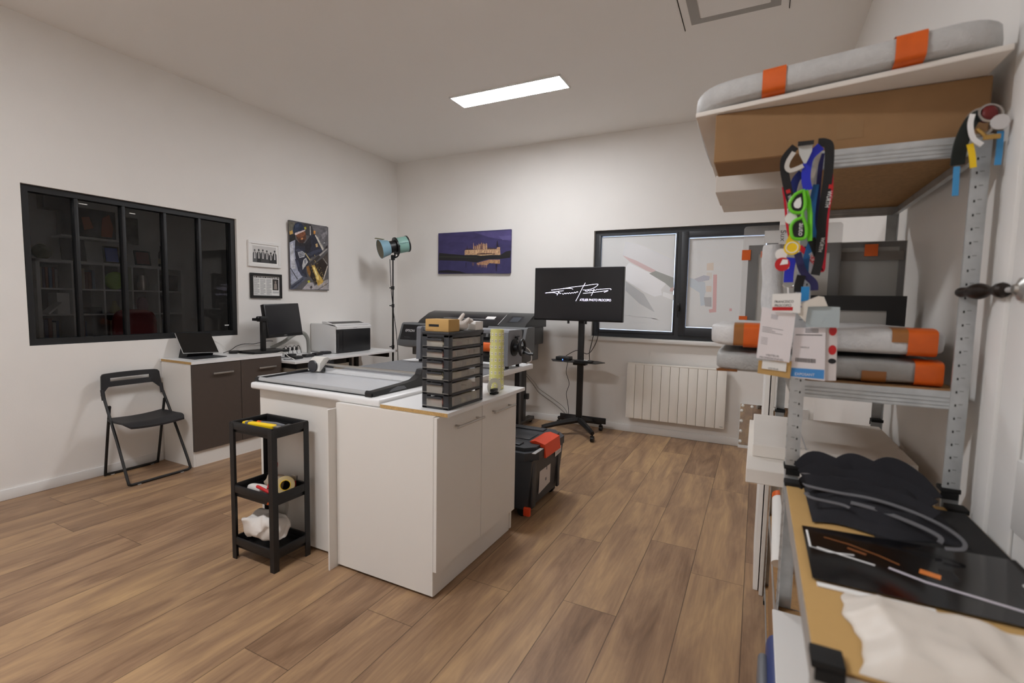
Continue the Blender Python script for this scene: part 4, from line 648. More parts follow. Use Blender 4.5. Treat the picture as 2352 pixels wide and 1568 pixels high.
# ------------------------------------------------------------------ wall pictures
def framed(name, y0, y1, z0, z1, w, m, label, cat='picture'):
    t = thing(name, (.012, (y0+y1)/2, z0), label, cat)
    MB().box(.001, .022, y0, y1, z0, z0+w, .002).box(.001, .022, y0, y1, z1-w, z1, .002).box(.001, .022, y0, y0+w, z0+w, z1-w, .002).box(.001, .022, y1-w, y1, z0+w, z1-w, .002).build('frame', m, t, smooth=0)
    s = MB().box(.002, .012, y0+w, y1-w, z0+w, z1-w).build('picture_mount', PAPER, t)
    return t, s
pf, ps_ = framed('picture_frame', -2.138, -1.79, 1.652, 1.897, .028, TRIM, 'white framed black and white group photo on the left wall')
MB().box(.0122, .0126, -2.092, -1.838, 1.692, 1.852).build('photo_ground', pm((206, 204, 202)), ps_)
rng = random.Random(5)
for i in range(6):
    y = -2.07+i*.043; h = .10+rng.random()*.03; c = rng.choice([(40, 40, 42), (70, 70, 72), (96, 96, 98), (52, 52, 54)])
    MB().prism([(-.022, 0), (.022, 0), (.02, h*.7), (.011, h*.82), (-.011, h*.82), (-.02, h*.7)], (.0126, y, 1.693), Y, Z, .0003+i*.0001).prism(ellipse(10, .0085, .0115, 0, h*.95), (.0126, y, 1.693), Y, Z, .0003+i*.0001).build('photo_figure', pm(c), ps_, smooth=0)
    MB().prism([(-.006, h*.3), (.006, h*.3), (.004, h*.8), (-.004, h*.8)], (.0131+i*.0001, y, 1.693), Y, Z, .0002).build('photo_figure', pm((224, 222, 220)), ps_, smooth=0)
nf, ns = framed('picture_frame', -2.122, -1.782, 1.35, 1.59, .026, BLK2, 'black framed newspaper page hanging under the white framed photo')
nb = MB()
for c in range(3):
    for r in range(22): nb.box(.0122, .0124, -2.085+c*.065, -2.085+c*.065+.058-(.02 if r % 7 == 6 else 0), 1.535-r*.0072, 1.538-r*.0072)
for r in range(3): nb.box(.0122, .0124, -1.885, -1.82+.005, 1.415-r*.0072, 1.418-r*.0072)
nb.build('text_lines', INKG, ns, smooth=0)
nb = MB(); rng = random.Random(8); y = -2.085
while y < -1.83: w = .008+rng.random()*.014; nb.box(.0122, .0124, y, y+w, 1.547, 1.558); y += w+.005
nb.build('headline', INK, ns, smooth=0)
MB().box(.0122, .0124, -1.885, -1.818, 1.43, 1.54).build('news_photo', pm((62, 58, 56)), ns); MB().prism([(-.018, 0), (.018, 0), (.014, .05), (.006, .06), (-.006, .06), (-.014, .05)], (.0124, -1.852, 1.44), Y, Z, .0002).prism(ellipse(10, .009, .012, 0, .072), (.0124, -1.852, 1.44), Y, Z, .0002).build('news_photo', pm((150, 140, 132)), ns, smooth=0)
wc = thing('canvas_picture', (.012, -1.438, 1.449), 'tall colour canvas print of a worker grinding metal in a shower of sparks', 'canvas print')
cvm = mat('print_base', (92, 90, 92), .75, var=.18, scale=7)
cb = MB().box(.001, .029, -1.688, -1.186, 1.449, 2.150, .002, 1).build('canvas', cvm, wc)
for i, (c, pts) in enumerate(WELD):
    MB().prism([(a, b) for a, b in pts], (.0291+i*.00004, 0, 0), Y, Z, .0001).build('print_shape', mat('weld_%d' % i, c, .75, var=.3, scale=34), cb, smooth=0)
rng = random.Random(11)
spk = MB()
for i in range(70):
    t_ = rng.random(); y = -1.40+t_*.16+rng.gauss(0, .035); z = 1.72-t_*.22+rng.gauss(0, .05); a = rng.uniform(-2.2, -.4); L = rng.uniform(.004, .022)
    d = (math.cos(a)*L, math.sin(a)*L); nn = (-d[1]*.12, d[0]*.12)
    if not (-1.68 < y < -1.19 and 1.46 < z < 2.14): continue
    spk.prism([(y-nn[0], z-nn[1]), (y+d[0], z+d[1]), (y+nn[0], z+nn[1])], (.0312, 0, 0), Y, Z, .0001)
spk.build('print_shape', pm((250, 222, 140)), cb, smooth=0)
cc = thing('canvas_picture', (1.20, -.014, 1.699), 'wide purple canvas print of a lit castle mirrored in water, on the back wall', 'canvas print')
def sky_mat():
    m = mat('night_sky_print', (62, 56, 102), .7, var=.22, scale=5, stretch=(1, 1, 3)); return m
cb = MB().box(.688, 1.716, -.029, -.001, 1.699, 2.206, .002, 1).build('canvas', sky_mat(), cc)
for i, (c, pts) in enumerate(CAST):
    MB().prism([(a, b) for a, b in pts], (0, -.0291-i*.00003, 0), X, Z, .0001).build('print_shape', mat('cast_%d' % i, c, .7, var=.25 if c[0] > 100 else .15, scale=55 if c[0] > 100 else 9), cb, smooth=0)
# ------------------------------------------------------------------ studio spot lamp
LX, LY_, LZ = .462, -.62, 1.855
sl = thing('studio_lamp', (LX, LY_, 0), 'mint green studio spot lamp on a tall thin black stand in the corner', 'studio lamp')
MB().cyl((LX, LY_, .60), (LX, LY_, 1.29), .011, n=14).cyl((LX, LY_, .0), (LX, LY_, .62), .014, n=14).cyl((LX, LY_, 1.28), (LX, LY_, LZ), .0085, n=12).build('stand_pole', BLK2, sl)
for z in (.80, 1.29, 1.50): MB().cyl((LX, LY_, z-.02), (LX, LY_, z+.02), .017, n=12).cyl((LX, LY_, z), (LX-.035, LY_-.02, z), .007, n=8).build('stand_clamp', BLK, sl)
for k in range(3):
    a = PI/2+.5+k*2*PI/3
    MB().tube([(LX, LY_, .45), (LX+.36*math.cos(a)*.62, LY_+.36*math.sin(a)*.62, .012)], .009, 8).tube([(LX, LY_, .16), (LX+.2*math.cos(a)*.62, LY_+.2*math.sin(a)*.62, .20)], .006, 8).build('leg', BLK2, sl)
hx = Vector((-.50, -.83, -.26)).normalized(); hc = Vector((LX+.02, LY_, 1.985))
MINT = mat('mint_enamel', (142, 186, 176), .4); SKYB = mat('pale_blue_enamel', (134, 172, 190), .45)
MB().lathe([(.001, -.17), (.088, -.17), (.093, -.165), (.093, -.03), (.088, -.02), (.001, -.02)], hc, hx, 32).build('lamp_housing', MINT, sl)
MB().lathe([(.094, -.172), (.097, -.17), (.097, -.155), (.094, -.153)], hc, hx, 32).lathe([(.094, -.032), (.102, -.03), (.102, -.012), (.07, -.008), (.07, .07), (.075, .075), (.06, .08)], hc, hx, 32).build('black_collar', BLK, sl)
rf = MB().lathe([(.078, .065), (.084, .07), (.108, .175), (.110, .177), (.107, .176), (.082, .075), (.03, .07), (.001, .07)], hc, hx, 40).build('reflector', SKYB, sl)
MB().lathe([(.001, .0715), (.03, .0715), (.081, .0765), (.1055, .1745)], hc, hx, 40).build('reflector_lining', mat('dull_lining', (150, 146, 132), .6), rf)
up_ = hx.cross(Vector((0, 0, 1))).normalized().cross(hx)
sd_ = hx.cross(up_).normalized()
q = hc+hx*.15+up_*.118
MB().prism([(-.05, -.03), (.05, -.03), (.05, .03), (-.05, .03)], q, (hx*.9-up_*-.3).normalized(), sd_, .004).build('shade_flap', mat('olive_flap', (150, 146, 112), .6), sl)
tx = -sd_
M_ = hc-hx*.145-tx*0
nv = (Vector((.55, -.83, .1))-hx*Vector((.55, -.83, .1)).dot(hx)).normalized()
MB().text('multiblitz', M_+nv*.0935-up_*.0, hx, nv.cross(hx), .028, width=.10).build('lettering', pm((40, 90, 96)), sl, smooth=0)
MB().tube(spline([hc-hx*.03+up_*.0+sd_*.10, hc-hx*.0-up_*.11+sd_*.06, Vector((LX, LY_, LZ-.005)), hc-hx*.0-up_*.11-sd_*.06, hc-hx*.03-sd_*.10], 6), .009, 8).box(LX-.018, LX+.018, LY_-.018, LY_+.018, LZ-.03, LZ+.03, .005).build('yoke', BLK, sl)
MB().tube(spline([(LX-.02, LY_-.03, LZ-.02), (LX-.015, LY_-.015, 1.5), (LX+.012, LY_-.01, 1.25), (LX+.06, LY_-.02, 1.02), (LX+.09, LY_-.03, .85), (LX+.11, LY_-.04, .60), (LX+.10, LY_-.04, .2), (LX+.13, LY_+.02, .006)], 8), .004, 6).build('cord', CABLE, sl)
# ------------------------------------------------------------------ television on a rolling stand
tv = thing('television', (2.70, -.45, 1.175), 'flat black television showing a white signature on its wheeled stand', 'television')
tx0, tx1, tz0, tz1 = 2.237, 3.173, 1.178, 1.718
MB().box(tx0, tx1, -.472, -.42, tz0, tz1, .004).build('housing', BLK, tv)
sc = MB().box(tx0+.008, tx1-.008, -.4745, -.471, tz0+.016, tz1-.008).build('screen', mat('lcd_black', (7, 7, 9), .16, emit=(18, 18, 24), estr=.25), tv)
GLOW = mat('screen_white', (240, 236, 255), .4, emit=(232, 226, 255), estr=1.15)
sg = MB()
for ln in SIG: sg.tube(spline([(a, -.4752, b) for a, b in ln], 4), 0, flat=(.0042, .0006), nrm=(0, 1, 0))
sg.build('signature', GLOW, sc, smooth=0)
MB().text('ATELIER PHOTO PROCOPIO', (SIGTXT[0][0], -.475, SIGTXT[0][1]-.008), X, Z, .034, width=.32).build('lettering', GLOW, sc, smooth=0)
for x in (2.615, 2.80): MB().box(x-.01, x+.01, -.462, -.45, 1.15, 1.18).build('mount_tab', BLK2, tv)
ts = thing('tv_stand', (2.735, -.40, 0), 'black wheeled television stand with a small equipment tray', 'stand')
MB().box(2.705, 2.765, -.41, -.37, .13, 1.62, .006).build('column', BLK2, ts)
MB().box(2.55, 2.92, -.419, -.40, 1.30, 1.62, .004).build('mount_plate', BLK2, ts)
MB().prism([(2.47, -.50), (2.40, -.36), (2.52, -.27), (2.88, -.27), (2.985, -.36), (2.93, -.50)], (0, 0, .757), X, Y, .007).build('tray', BLK2, ts)
MB().box(2.665, 2.80, -.43, -.35, .725, .757, .005).build('tray_bracket', BLK2, ts)
for (x, y) in ((2.42, -.62), (2.95, -.60), (2.42, -.14), (2.90, -.14)):
    MB().tube(spline([(2.735, -.39, .155), ((2.735+x)/2, (-.39+y)/2, .125), (x, y, .085)], 4), [.034, .033, .032, .03, .028, .026, .025, .024, .022], 6).build('leg', BLK2, ts)
    MB().cyl((x-.016, y, .028), (x+.016, y, .028), .027, n=18).cyl((x, y, .03), (x, y, .085), .008).box(x-.02, x+.02, y-.02, y+.006, .045, .062, .004).build('caster', BLK, ts)
MB().box(2.47, 2.98, -.245, -.235, .10, .165, .004).build('rear_plate', BLK2, ts)
mb_ = thing('media_box', (2.54, -.36, .764), 'small black media box with a blue light on the television tray', 'media box')
MB().box(2.47, 2.62, -.42, -.31, .7645, .80, .005).build('box_body', BLK, mb_)
MB().cyl((2.55, -.4205, .773), (2.55, -.4225, .773), .004, n=10).build('indicator_light', mat('blue_led', (60, 110, 255), .4, emit=(70, 120, 255), estr=6), mb_)
mb2 = thing('media_box', (2.78, -.42, .764), 'flat black receiver with a white sticker on the television tray', 'media box')
MB().box(2.70, 2.88, -.495, -.415, .7645, .785, .004).build('box_body', BLK, mb2)
MB().box(2.79, 2.83, -.465, -.435, .7851, .7856).build('sticker', PAPER, mb2)
tag(MB().tube(spline([(2.575, -.33, .75), (2.55, -.30, .62), (2.575, -.27, .50), (2.545, -.265, .39), (2.57, -.262, .24), (2.575, -.262, .17)], 8), .003, 6).build('cable', CABLE), 'thin dark cable hanging from the television tray', 'cable')
tag(MB().tube(spline([(2.86, -.40, 1.17), (2.845, -.33, 1.05), (2.815, -.31, .92), (2.80, -.31, .84), (2.81, -.32, .768)], 8), .004, 6).build('cable', CABLE), 'black cable hanging straight behind the television stand column', 'cable')
tag(MB().tube(spline([(2.92, -.40, 1.17), (2.90, -.36, 1.02), (2.85, -.348, .90), (2.79, -.348, .84), (2.68, -.348, .87), (2.56, -.348, .806)], 8), .004, 6).build('cable', CABLE), 'black cable curving from the television to the media box', 'cable')
tag(MB().tube(spline([(1.98, -.10, .52), (2.05, -.03, .40), (2.11, -.022, .325), (2.20, -.022, .27), (2.34, -.022, .19), (2.48, -.05, .09), (2.50, -.10, .012)], 8), .005, 6).build('cable', mat('grey_cable', (150, 146, 140), .6)), 'grey cable sagging along the back wall to the television stand', 'cable')
tag(MB().tube(spline([(1.98, -.09, .54), (2.06, -.02, .43), (2.12, -.020, .36), (2.30, -.020, .26), (2.45, -.030, .16), (2.53, -.08, .012)], 8), .003, 6).build('cable', mat('grey_cable', (150, 146, 140), .6)), 'thinner pale cable above the grey one on the back wall', 'cable')
# ------------------------------------------------------------------ radiator
rd = thing('radiator', (3.62, -.06, .16), 'white electric panel radiator with vertical grooves under the exterior window', 'radiator')
RW = mat('radiator_white', (240, 236, 228), .4)
MB().box(3.16, 4.10, -.075, -.035, .165, .735, .004).build('body', mat('radiator_gap', (120, 114, 106), .6), rd)
fn = MB()
for i in range(11): fn.box(3.148+i*.0872, 3.148+i*.0872+.0842, -.098, -.06, .17+.0 , .748, .004)
fn.build('fin_panel', RW, rd)
MB().box(3.146, 4.106, -.10, -.03, .735, .752, .006).build('top_grille', RW, rd)
MB().box(4.062, 4.092, -.0992, -.0979, .188, .192).build('maker_mark', INKG, rd)
for x in (3.4, 3.9): MB().box(x-.02, x+.02, -.037, -.001, .3, .6).build('wall_mount', RW, rd)
# ------------------------------------------------------------------ tool box on wheels
tb = thing('tool_box', (2.86, -2.2, 0), 'charcoal plastic rolling tool chest with orange-red latch behind the island', 'tool box')
TBG = mat('toolbox_grey', (56, 58, 62), .5, bump=.05, bscale=300)
bx_ = MB()
vs = []
for z, k in ((.05, .0), (.37, .028)):
    for x, y in ((2.60, -2.455), (3.075+k, -2.455-k*.3), (3.075+k, -1.935+k*.6), (2.60, -1.935+k*.6)): vs.append((x, y, z))
bx_.add(vs, [[3, 2, 1, 0], [4, 5, 6, 7], [0, 1, 5, 4], [1, 2, 6, 5], [2, 3, 7, 6], [3, 0, 4, 7]]).build('chest', TBG, tb)
for ra, rb in ((-2.44, -2.385), (-2.01, -1.97)): MB().box(3.088, 3.102, ra, rb, .06, .36, .004).build('corner_rib', TBG, tb)
lid = MB(); pl = [(2.58, -2.48), (3.06, -2.48), (3.125, -2.40), (3.125, -1.96), (3.06, -1.88), (2.58, -1.88)]
lid.prism(pl, (0, 0, .37), X, Y, .05)
lid.prism([(2.62, -2.44), (3.04, -2.44), (3.095, -2.38), (3.095, -1.98), (3.04, -1.92), (2.62, -1.92)], (0, 0, .42), X, Y, .022).build('lid', TBG, tb)
MB().box(2.66, 2.99, -2.02, -1.95, .442, .452, .004).box(2.66, 2.99, -2.41, -2.34, .442, .452, .004).box(2.66, 2.99, -2.26, -2.10, .442, .447, .003).build('lid_rib', TBG, tb)
ORG = mat('latch_orange', (232, 74, 34), .4)
MB().prism([(3.02, .452), (3.06, .462), (3.128, .446), (3.138, .36), (3.126, .36), (3.122, .422), (3.04, .44)], (0, -2.06, 0), X, Z, .26).build('latch', ORG, tb)
MB().box(3.10, 3.124, -2.46, -2.33, .4205, .4245, .001).build('silver_edge', LGREY, tb)
sd1 = MB().prism([(-2.32, .115), (-2.13, .135), (-2.125, .318), (-2.305, .305)], (3.0915, 0, 0), Y, Z, .002).build('paper_label', pm((206, 196, 190)), tb)
MB().box(3.0935, 3.094, -2.285, -2.20, .285, .292).box(3.0935, 3.094, -2.285, -2.24, .272, .278).box(3.0935, 3.094, -2.20, -2.185, .24, .262).box(3.0935, 3.094, -2.215, -2.195, .17, .19).build('label_print', INKG, sd1, smooth=0)
sd2 = MB().prism([(-2.075, .295), (-1.965, .305), (-1.965, .35), (-2.075, .342)], (3.104, 0, 0), Y, Z, .002).build('paper_label', pm((220, 214, 210)), tb)
MB().text('2303', (3.1062, -2.06, .31), Y, Z, .022, width=.08).build('label_print', INKG, sd2, smooth=0)
for y in (-2.42, -1.97):
    for x in (3.03, 2.66): MB().cyl((x, y-.02, .032), (x, y+.02, .032), .032).build('wheel', RUB, tb)
MB().box(3.055, 3.10, -2.475, -2.45, .02, .075, .006).build('orange_foot', ORG, tb)
tb.location.x += .035
tb.location.z += .0005
# ------------------------------------------------------------------ three-tier trolley with its contents
tl = thing('trolley', (2.12, -3.52, 0), 'narrow black three-tier plastic trolley in front of the island', 'trolley')
TX0, TX1, TY0, TY1 = 1.965, 2.285, -3.62, -3.405
TRP = mat('trolley_plastic', (24, 24, 26), .5, bump=.04, bscale=500)
def tray(zr, zb, nm):
    m = MB(); i = .014; k = .022
    outer = [(TX0, TY0), (TX1, TY0), (TX1, TY1), (TX0, TY1)]
    m.box(TX0, TX1, TY0, TY0+.012, zr-.038, zr, .003).box(TX0, TX1, TY1-.012, TY1, zr-.038, zr, .003).box(TX0, TX0+.012, TY0, TY1, zr-.038, zr, .003).box(TX1-.012, TX1, TY0, TY1, zr-.038, zr, .003)
    m.box(TX0+.012, TX1-.012, TY0+.010, TY0+.016, zb, zr-.03).box(TX0+.012, TX1-.012, TY1-.016, TY1-.010, zb, zr-.03).box(TX0+.010, TX0+.016, TY0+.012, TY1-.012, zb, zr-.03).box(TX1-.016, TX1-.010, TY0+.012, TY1-.012, zb, zr-.03)
    m.box(TX0+.012, TX1-.012, TY0+.012, TY1-.012, zb-.004, zb+.002)
    return m.build(nm, TRP, tl)
tray(.722, .672, 'tray'); tray(.392, .335, 'tray'); tray(.115, .062, 'tray')
for x, y in ((TX0+.012, TY0+.012), (TX1-.012, TY0+.012), (TX0+.012, TY1-.012), (TX1-.012, TY1-.012)):
    sx = -1 if x < 2.1 else 1; sy = -1 if y < -3.5 else 1
    MB().prism([(0, 0), (-.030*sx, 0), (-.030*sx, -.005*sy), (-.006*sx, -.007*sy), (-.005*sx, -.030*sy), (0, -.030*sy)][::(1 if sx*sy > 0 else -1)], (x+.013*sx, y+.013*sy, .0), X, Y, .716).build('leg', TRP, tl)
yk = thing('utility_knife', (2.14, -3.53, .675), 'bright yellow utility knife in the top tray of the black trolley', 'knife')
Mk = Matrix.Translation((2.125, -3.562, .708)) @ Matrix.Rotation(math.radians(6), 4, 'Z')
MB().box(-.11, .095, -.017, .017, -.008, .014, .007, 3, M=Mk).build('knife_body', YEL, yk)
MB().box(.095, .128, -.011, .011, -.004, .009, .002, M=Mk).build('blade_guide', STEEL, yk)
MB().box(-.085, -.068, -.019, .019, -.010, .017, .003, M=Mk).build('grey_band', GREY, yk)
pl_ = thing('putty_knife', (2.18, -3.49, .675), 'grey tool with orange tip lying behind the yellow knife', 'tool')
Mk = Matrix.Translation((2.172, -3.512, .706)) @ Matrix.Rotation(math.radians(4), 4, 'Z')
MB().tube([Mk @ Vector(p) for p in ((-.10, 0, 0), (0, .002, .004), (.06, .004, 0))], [.010, .011, .009], 10).build('tool_handle', GREY, pl_)
MB().cyl(Mk @ Vector((-.125, 0, 0)), Mk @ Vector((-.098, 0, 0)), .0105, n=12).build('tool_tip', ORANGE, pl_)
MB().box(.058, .085, -.022, .03, -.009, .008, .004, M=Mk).build('tool_head', DGREY, pl_)
# middle tray
def rag(name, c, h, seed, m, label, cat='cloth', nz=.018, fr=14):
    o = MB().pillow(c, h, .8, nz, fr, 44, seed=seed).build(name, m, smooth=60); return tag(o, label, cat)
BEI = mat('beige_rag', (176, 162, 142), .95, bump=.3, bscale=300)
rag('rag', (2.085, -3.555, .366), (.075, .030, .028), 2, CLOTH, 'white rag in the middle tray of the black trolley', nz=.014)
rag('rag', (2.11, -3.475, .384), (.062, .028, .046), 5, BEI, 'crumpled beige rag in the middle tray of the black trolley', nz=.016, fr=20)
pz = thing('pliers', (2.17, -3.58, .36), 'pliers with red handles in the middle tray of the trolley', 'pliers')
MB().tube(spline([(2.13, -3.592, .404), (2.17, -3.591, .398), (2.215, -3.588, .388), (2.25, -3.584, .38)], 4), [.007, .0085, .0085, .008, .008, .008, .008, .008, .007, .007, .006, .006, .005], 10).build('red_grip', RED, pz)
MB().tube(spline([(2.09, -3.45, .478), (2.13, -3.49, .450), (2.165, -3.54, .424), (2.195, -3.58, .400)], 4), [.008, .010, .010, .009, .009, .009, .008, .008, .007, .007, .006, .006, .005], 10).build('red_grip', RED, pz)
tp = thing('tape_roll', (2.24, -3.53, .33), 'beige masking tape roll with yellow core leaning in the middle tray', 'tape')
Mt = Matrix.Translation((2.212, -3.492, .392)) @ Matrix.Rotation(math.radians(50), 4, 'Z') @ Matrix.Rotation(math.radians(70), 4, 'X')
tm = MB(); tm.M = Mt
tm.lathe([(.026, -.02), (.044, -.02), (.046, -.018), (.046, .018), (.044, .02), (.026, .02), (.026, -.02)], (0, 0, 0), n=32).build('tape', mat('masking_tape', (206, 184, 136), .8), tp)
tm = MB(); tm.M = Mt
tm.lathe([(.023, -.0205), (.0262, -.0205), (.0262, .0205), (.023, .0205), (.023, -.0205)], (0, 0, 0), n=32).build('tape_core', YEL, tp)
tag(MB().prism([(-.02, 0), (.02, 0), (.012, .04), (-.006, .045)], (2.245, -3.596, .339), Vector((.8, .6, 0)), Z, .012).build('orange_wedge', ORANGE), 'small orange plastic wedge in the corner of the middle tray', 'wedge')
vl = thing('brass_fitting', (2.19, -3.44, .33), 'small metal clamp with red grip standing at the back of the middle tray', 'clamp')
MB().cyl((2.215, -3.44, .33), (2.215, -3.44, .41), .006).box(2.195, 2.235, -3.447, -3.433, .405, .43, .003).build('clamp_bar', STEEL, vl)
MB().cyl((2.215, -3.44, .37), (2.215, -3.44, .40), .009).build('red_grip', RED, vl)
# bottom tray: white cotton bag
rag('cotton_bag', (2.118, -3.534, .176), (.135, .080, .060), 9, CLOTH, 'white cotton cloth heaped on the bottom tray of the black trolley', nz=.034, fr=17)
rag('rag', (2.10, -3.428, .220), (.045, .012, .100), 4, mat('grey_rag', (178, 174, 166), .95, bump=.3, bscale=300), 'greyish rag standing behind the white cloth in the bottom tray', nz=.010, fr=11)
# ------------------------------------------------------------------ mirror with bulbs leaning at the back wall
mr = thing('vanity_mirror', (4.45, -.03, 0), 'mirror edged with round white bulbs standing on the floor against the back wall', 'mirror')
MB().box(4.232, 4.80, -.045, -.016, 0, .022).box(4.232, 4.80, -.030, -.016, .022, .43).build('mirror_back', TRIM, mr)
MB().box(4.236, 4.796, -.0315, -.0302, .024, .426).build('mirror_glass', mat('mirror', (220, 220, 220), .02, metal=1), mr)
for x, z in ((4.25, .06), (4.25, .16), (4.25, .26), (4.25, .36), (4.256, .41), (4.336, .405), (4.43, .405), (4.52, .405)):
    MB().pillow((x, -.044, z), (.0145, .0145, .0145), 1, n=16).build('bulb', BULBW, mr)
# ------------------------------------------------------------------ galvanised shelving: a full-height unit and a waist-high one in front of it
SX0, SX1 = 4.43, 4.812
PB = mat('shelf_chipboard', (170, 132, 88), .85, var=.12, scale=90)
def shelf_unit(name, ya, yb, top, levels, joints, label):
    """ya: near end, yb: far end"""
    t = thing(name, ((SX0+SX1)/2, (ya+yb)/2, 0), label, 'shelving')
    for sx, x in ((1, SX0), (-1, SX1)):
        for sy, y in ((1, ya), (-1, yb)):
            p = MB()
            xs = sorted((x, x+sx*.034)); yy = sorted((y, y+sy*.0016)); p.box(xs[0], xs[1], yy[0], yy[1], .004, top)
            xs = sorted((x, x+sx*.0016)); yy = sorted((y+sy*.0016, y+sy*.034)); p.box(xs[0], xs[1], yy[0], yy[1], .004, top)
            a = x+sx*.034; xs = sorted((a, a-sx*.0016)); yy = sorted((y+sy*.0016, y+sy*.007)); p.box(xs[0], xs[1], yy[0], yy[1], .004, top)
            p = p.build('post', GALV, t, smooth=0)
            s = MB(); z = .05
            while z < top-.03:
                u = x+sx*.022; v = y-sy*.0004
                yy = sorted((v, v+sy*.0003))
                s.box(min(u, u+sx*.0035), max(u, u+sx*.0035), yy[0], yy[1], z-.003, z+.003)
                s.box(min(x+sx*.010, x+sx*.018), max(x+sx*.010, x+sx*.018), yy[0], yy[1], z+.0026, z+.0036)
                xx = sorted((x-sx*.0004, x-sx*.0001)); w = y+sy*.02
                s.box(xx[0], xx[1], min(w, w+sy*.005), max(w, w+sy*.005), z-.004, z+.004)
                z += .0333
            s.build('slot_pattern', mat('slot_shadow', (38, 38, 38), .9), p, smooth=0)
            for jz in joints:
                k = MB(); q = .037
                xs = sorted((x-sx*.003, x+sx*q)); yy = sorted((y-sy*.003, y+sy*q))
                k.box(xs[0], xs[1], yy[0], yy[1], jz-.006, jz+.006, .002)
                xs = sorted((x+sx*.002, x+sx*q)); yv = sorted((y-sy*.0035, y-sy*.001)); k.box(xs[0], xs[1], yv[0], yv[1], jz-.022, jz-.006)
                k.build('connector', RUB, t)
            MB().box(*sorted((x-sx*.002, x+sx*.036)), *sorted((y-sy*.002, y+sy*.036)), 0, .02, .003).build('foot', RUB, t)
    for L in levels:
        for y0, y1 in ((ya+.0018, ya+.0032), (yb-.0032, yb-.0018)):
            r = MB().box(SX0+.012, SX1-.012, y0, y1, L-.045, L)
            sg = 1 if y0 < (ya+yb)/2 else -1
            for zz in (L-.036, L-.026, L-.016): r.tube([(SX0+.036, (y0 if sg > 0 else y1), zz), (SX1-.036, (y0 if sg > 0 else y1), zz)], .0022, 6)
            r.box(SX0+.012, SX1-.012, *sorted((y0 if sg > 0 else y1, (y0 if sg > 0 else y1)+sg*.016)), L-.046, L-.0445).build('end_rail', GALV, t)
        for x0, x1 in ((SX0+.0018, SX0+.0032), (SX1-.0032, SX1-.0018)):
            sg = 1 if x0 < 4.6 else -1; xe = x0 if sg > 0 else x1
            MB().box(x0, x1, ya+.012, yb-.012, L-.045, L).box(*sorted((xe, xe+sg*.016)), ya+.012, yb-.012, L-.046, L-.0445).build('side_rail', GALV, t)
        MB().box(SX0+.004, SX1-.004, ya+.005, yb-.005, L-.012, L-.001).build('shelf_board', PB, t)
    return t
YA, YB = -3.578, -2.70
sa = shelf_unit('shelving_unit', YA, YB, 1.771, (1.772, 1.15, .80, .42, .08), (.898,), 'tall galvanised steel shelving unit along the right wall')
sb = shelf_unit('shelving_unit', -4.395, -3.606, .866, (.86, .50, .10), (.868,), 'waist-high galvanised shelving unit nearest the viewer, covered with kraft board')
MB().box(SX0+.002, SX1-.002, -4.388, -3.612, .8605, .8645, .001, 1).build('kraft_cover', KRAFT, sb)
for x in (SX0+.013, SX1-.02):
    pass
# ---- top shelf
def lbl(o, label, cat='box', group=None): return tag(o, label, cat, group)
cbx = thing('cardboard_box', (4.50, -3.47, 1.7725), 'long brown cardboard box on the top shelf, under the foam-wrapped panel', 'box')
MB().box(4.197, 4.808, -3.562, -3.392, 1.7725, 1.912, .003, 1).build('carton', CARD, cbx)
MB().box(4.50, 4.558, -3.5628, -3.5618, 1.80, 1.845).build('tape_patch', mat('dull_tape', (150, 116, 78), .6), cbx)
lbl(MB().box(4.172, 4.80, -3.16, -2.90, 1.7725, 1.834, .002, 1).build('white_carton', WCARD), 'white flat carton on the top shelf behind the long brown box')
lbl(MB().box(4.176, 4.80, -2.895, -2.735, 1.7725, 1.80, .002, 1).build('white_carton', WCARD), 'thin white carton at the far end of the top shelf')
SH = Matrix(((1, 0, 0, 0), (-.20, 1, 0, .2*4.13), (0, 0, 1, 0), (0, 0, 0, 1)))   # the panel lies a little askew on the box
pk = thing('wrapped_package', (4.47, -3.16, 1.914), 'big flat panel wrapped in white foam with orange tape, topmost on the tall shelving', 'wrapped panel')
MB().box(4.14, 4.80, -3.555, -2.74, 1.9135, 1.9275, .003, M=SH).build('backing_board', WCARD, pk)
def soft_panel(x0, x1, y0, y1, z0, z1, seed, nz=.008, e=.28, n=40, fr=9, M=None):
    b = MB(); b.M = M
    return b.pillow(((x0+x1)/2, (y0+y1)/2, (z0+z1)/2), ((x1-x0)/2, (y1-y0)/2, (z1-z0)/2), e, nz, fr, n, seed=seed)
soft_panel(4.125, 4.812, -3.575, -2.72, 1.9285, 2.003, 3, .004, M=SH).build('foam_wrap', mat('dull_foam_wrap', (196, 196, 195), .55, var=.05, scale=40, bump=.5, bscale=160), pk, smooth=60)
def band(parent, x0, x1, y0, y1, z0, z1, m=None, nm='tape_band', g=.0035, e=.28, t0=-1.45, t1=1.2, M=None, yb=None):
    """tape strip following the front of a soft panel"""
    yc, zc, hy, hz = (y0+(yb if yb is not None else y1))/2, (z0+z1)/2, ((yb if yb is not None else y1)-y0)/2+g, (z1-z0)/2+g
    vs = []; n = 22
    for i in range(n+1):
        th = t0+(t1-t0)*i/n
        y = yc-hy*abs(math.cos(th))**e; z = max(z0+.0004, zc+hz*math.copysign(abs(math.sin(th))**e, math.sin(th))); vs += [(x0, y, z), (x1, y, z)]
    b = MB(); b.M = M
    b.add(vs, [[2*i, 2*i+1, 2*i+3, 2*i+2] for i in range(n)])
    return b.build(nm, m or ORANGE, parent, smooth=60)
band(pk, 4.315, 4.371, -3.575, -2.72, 1.9285, 2.003, M=SH)
band(pk, 4.595, 4.652, -3.575, -2.72, 1.9285, 2.003, M=SH)
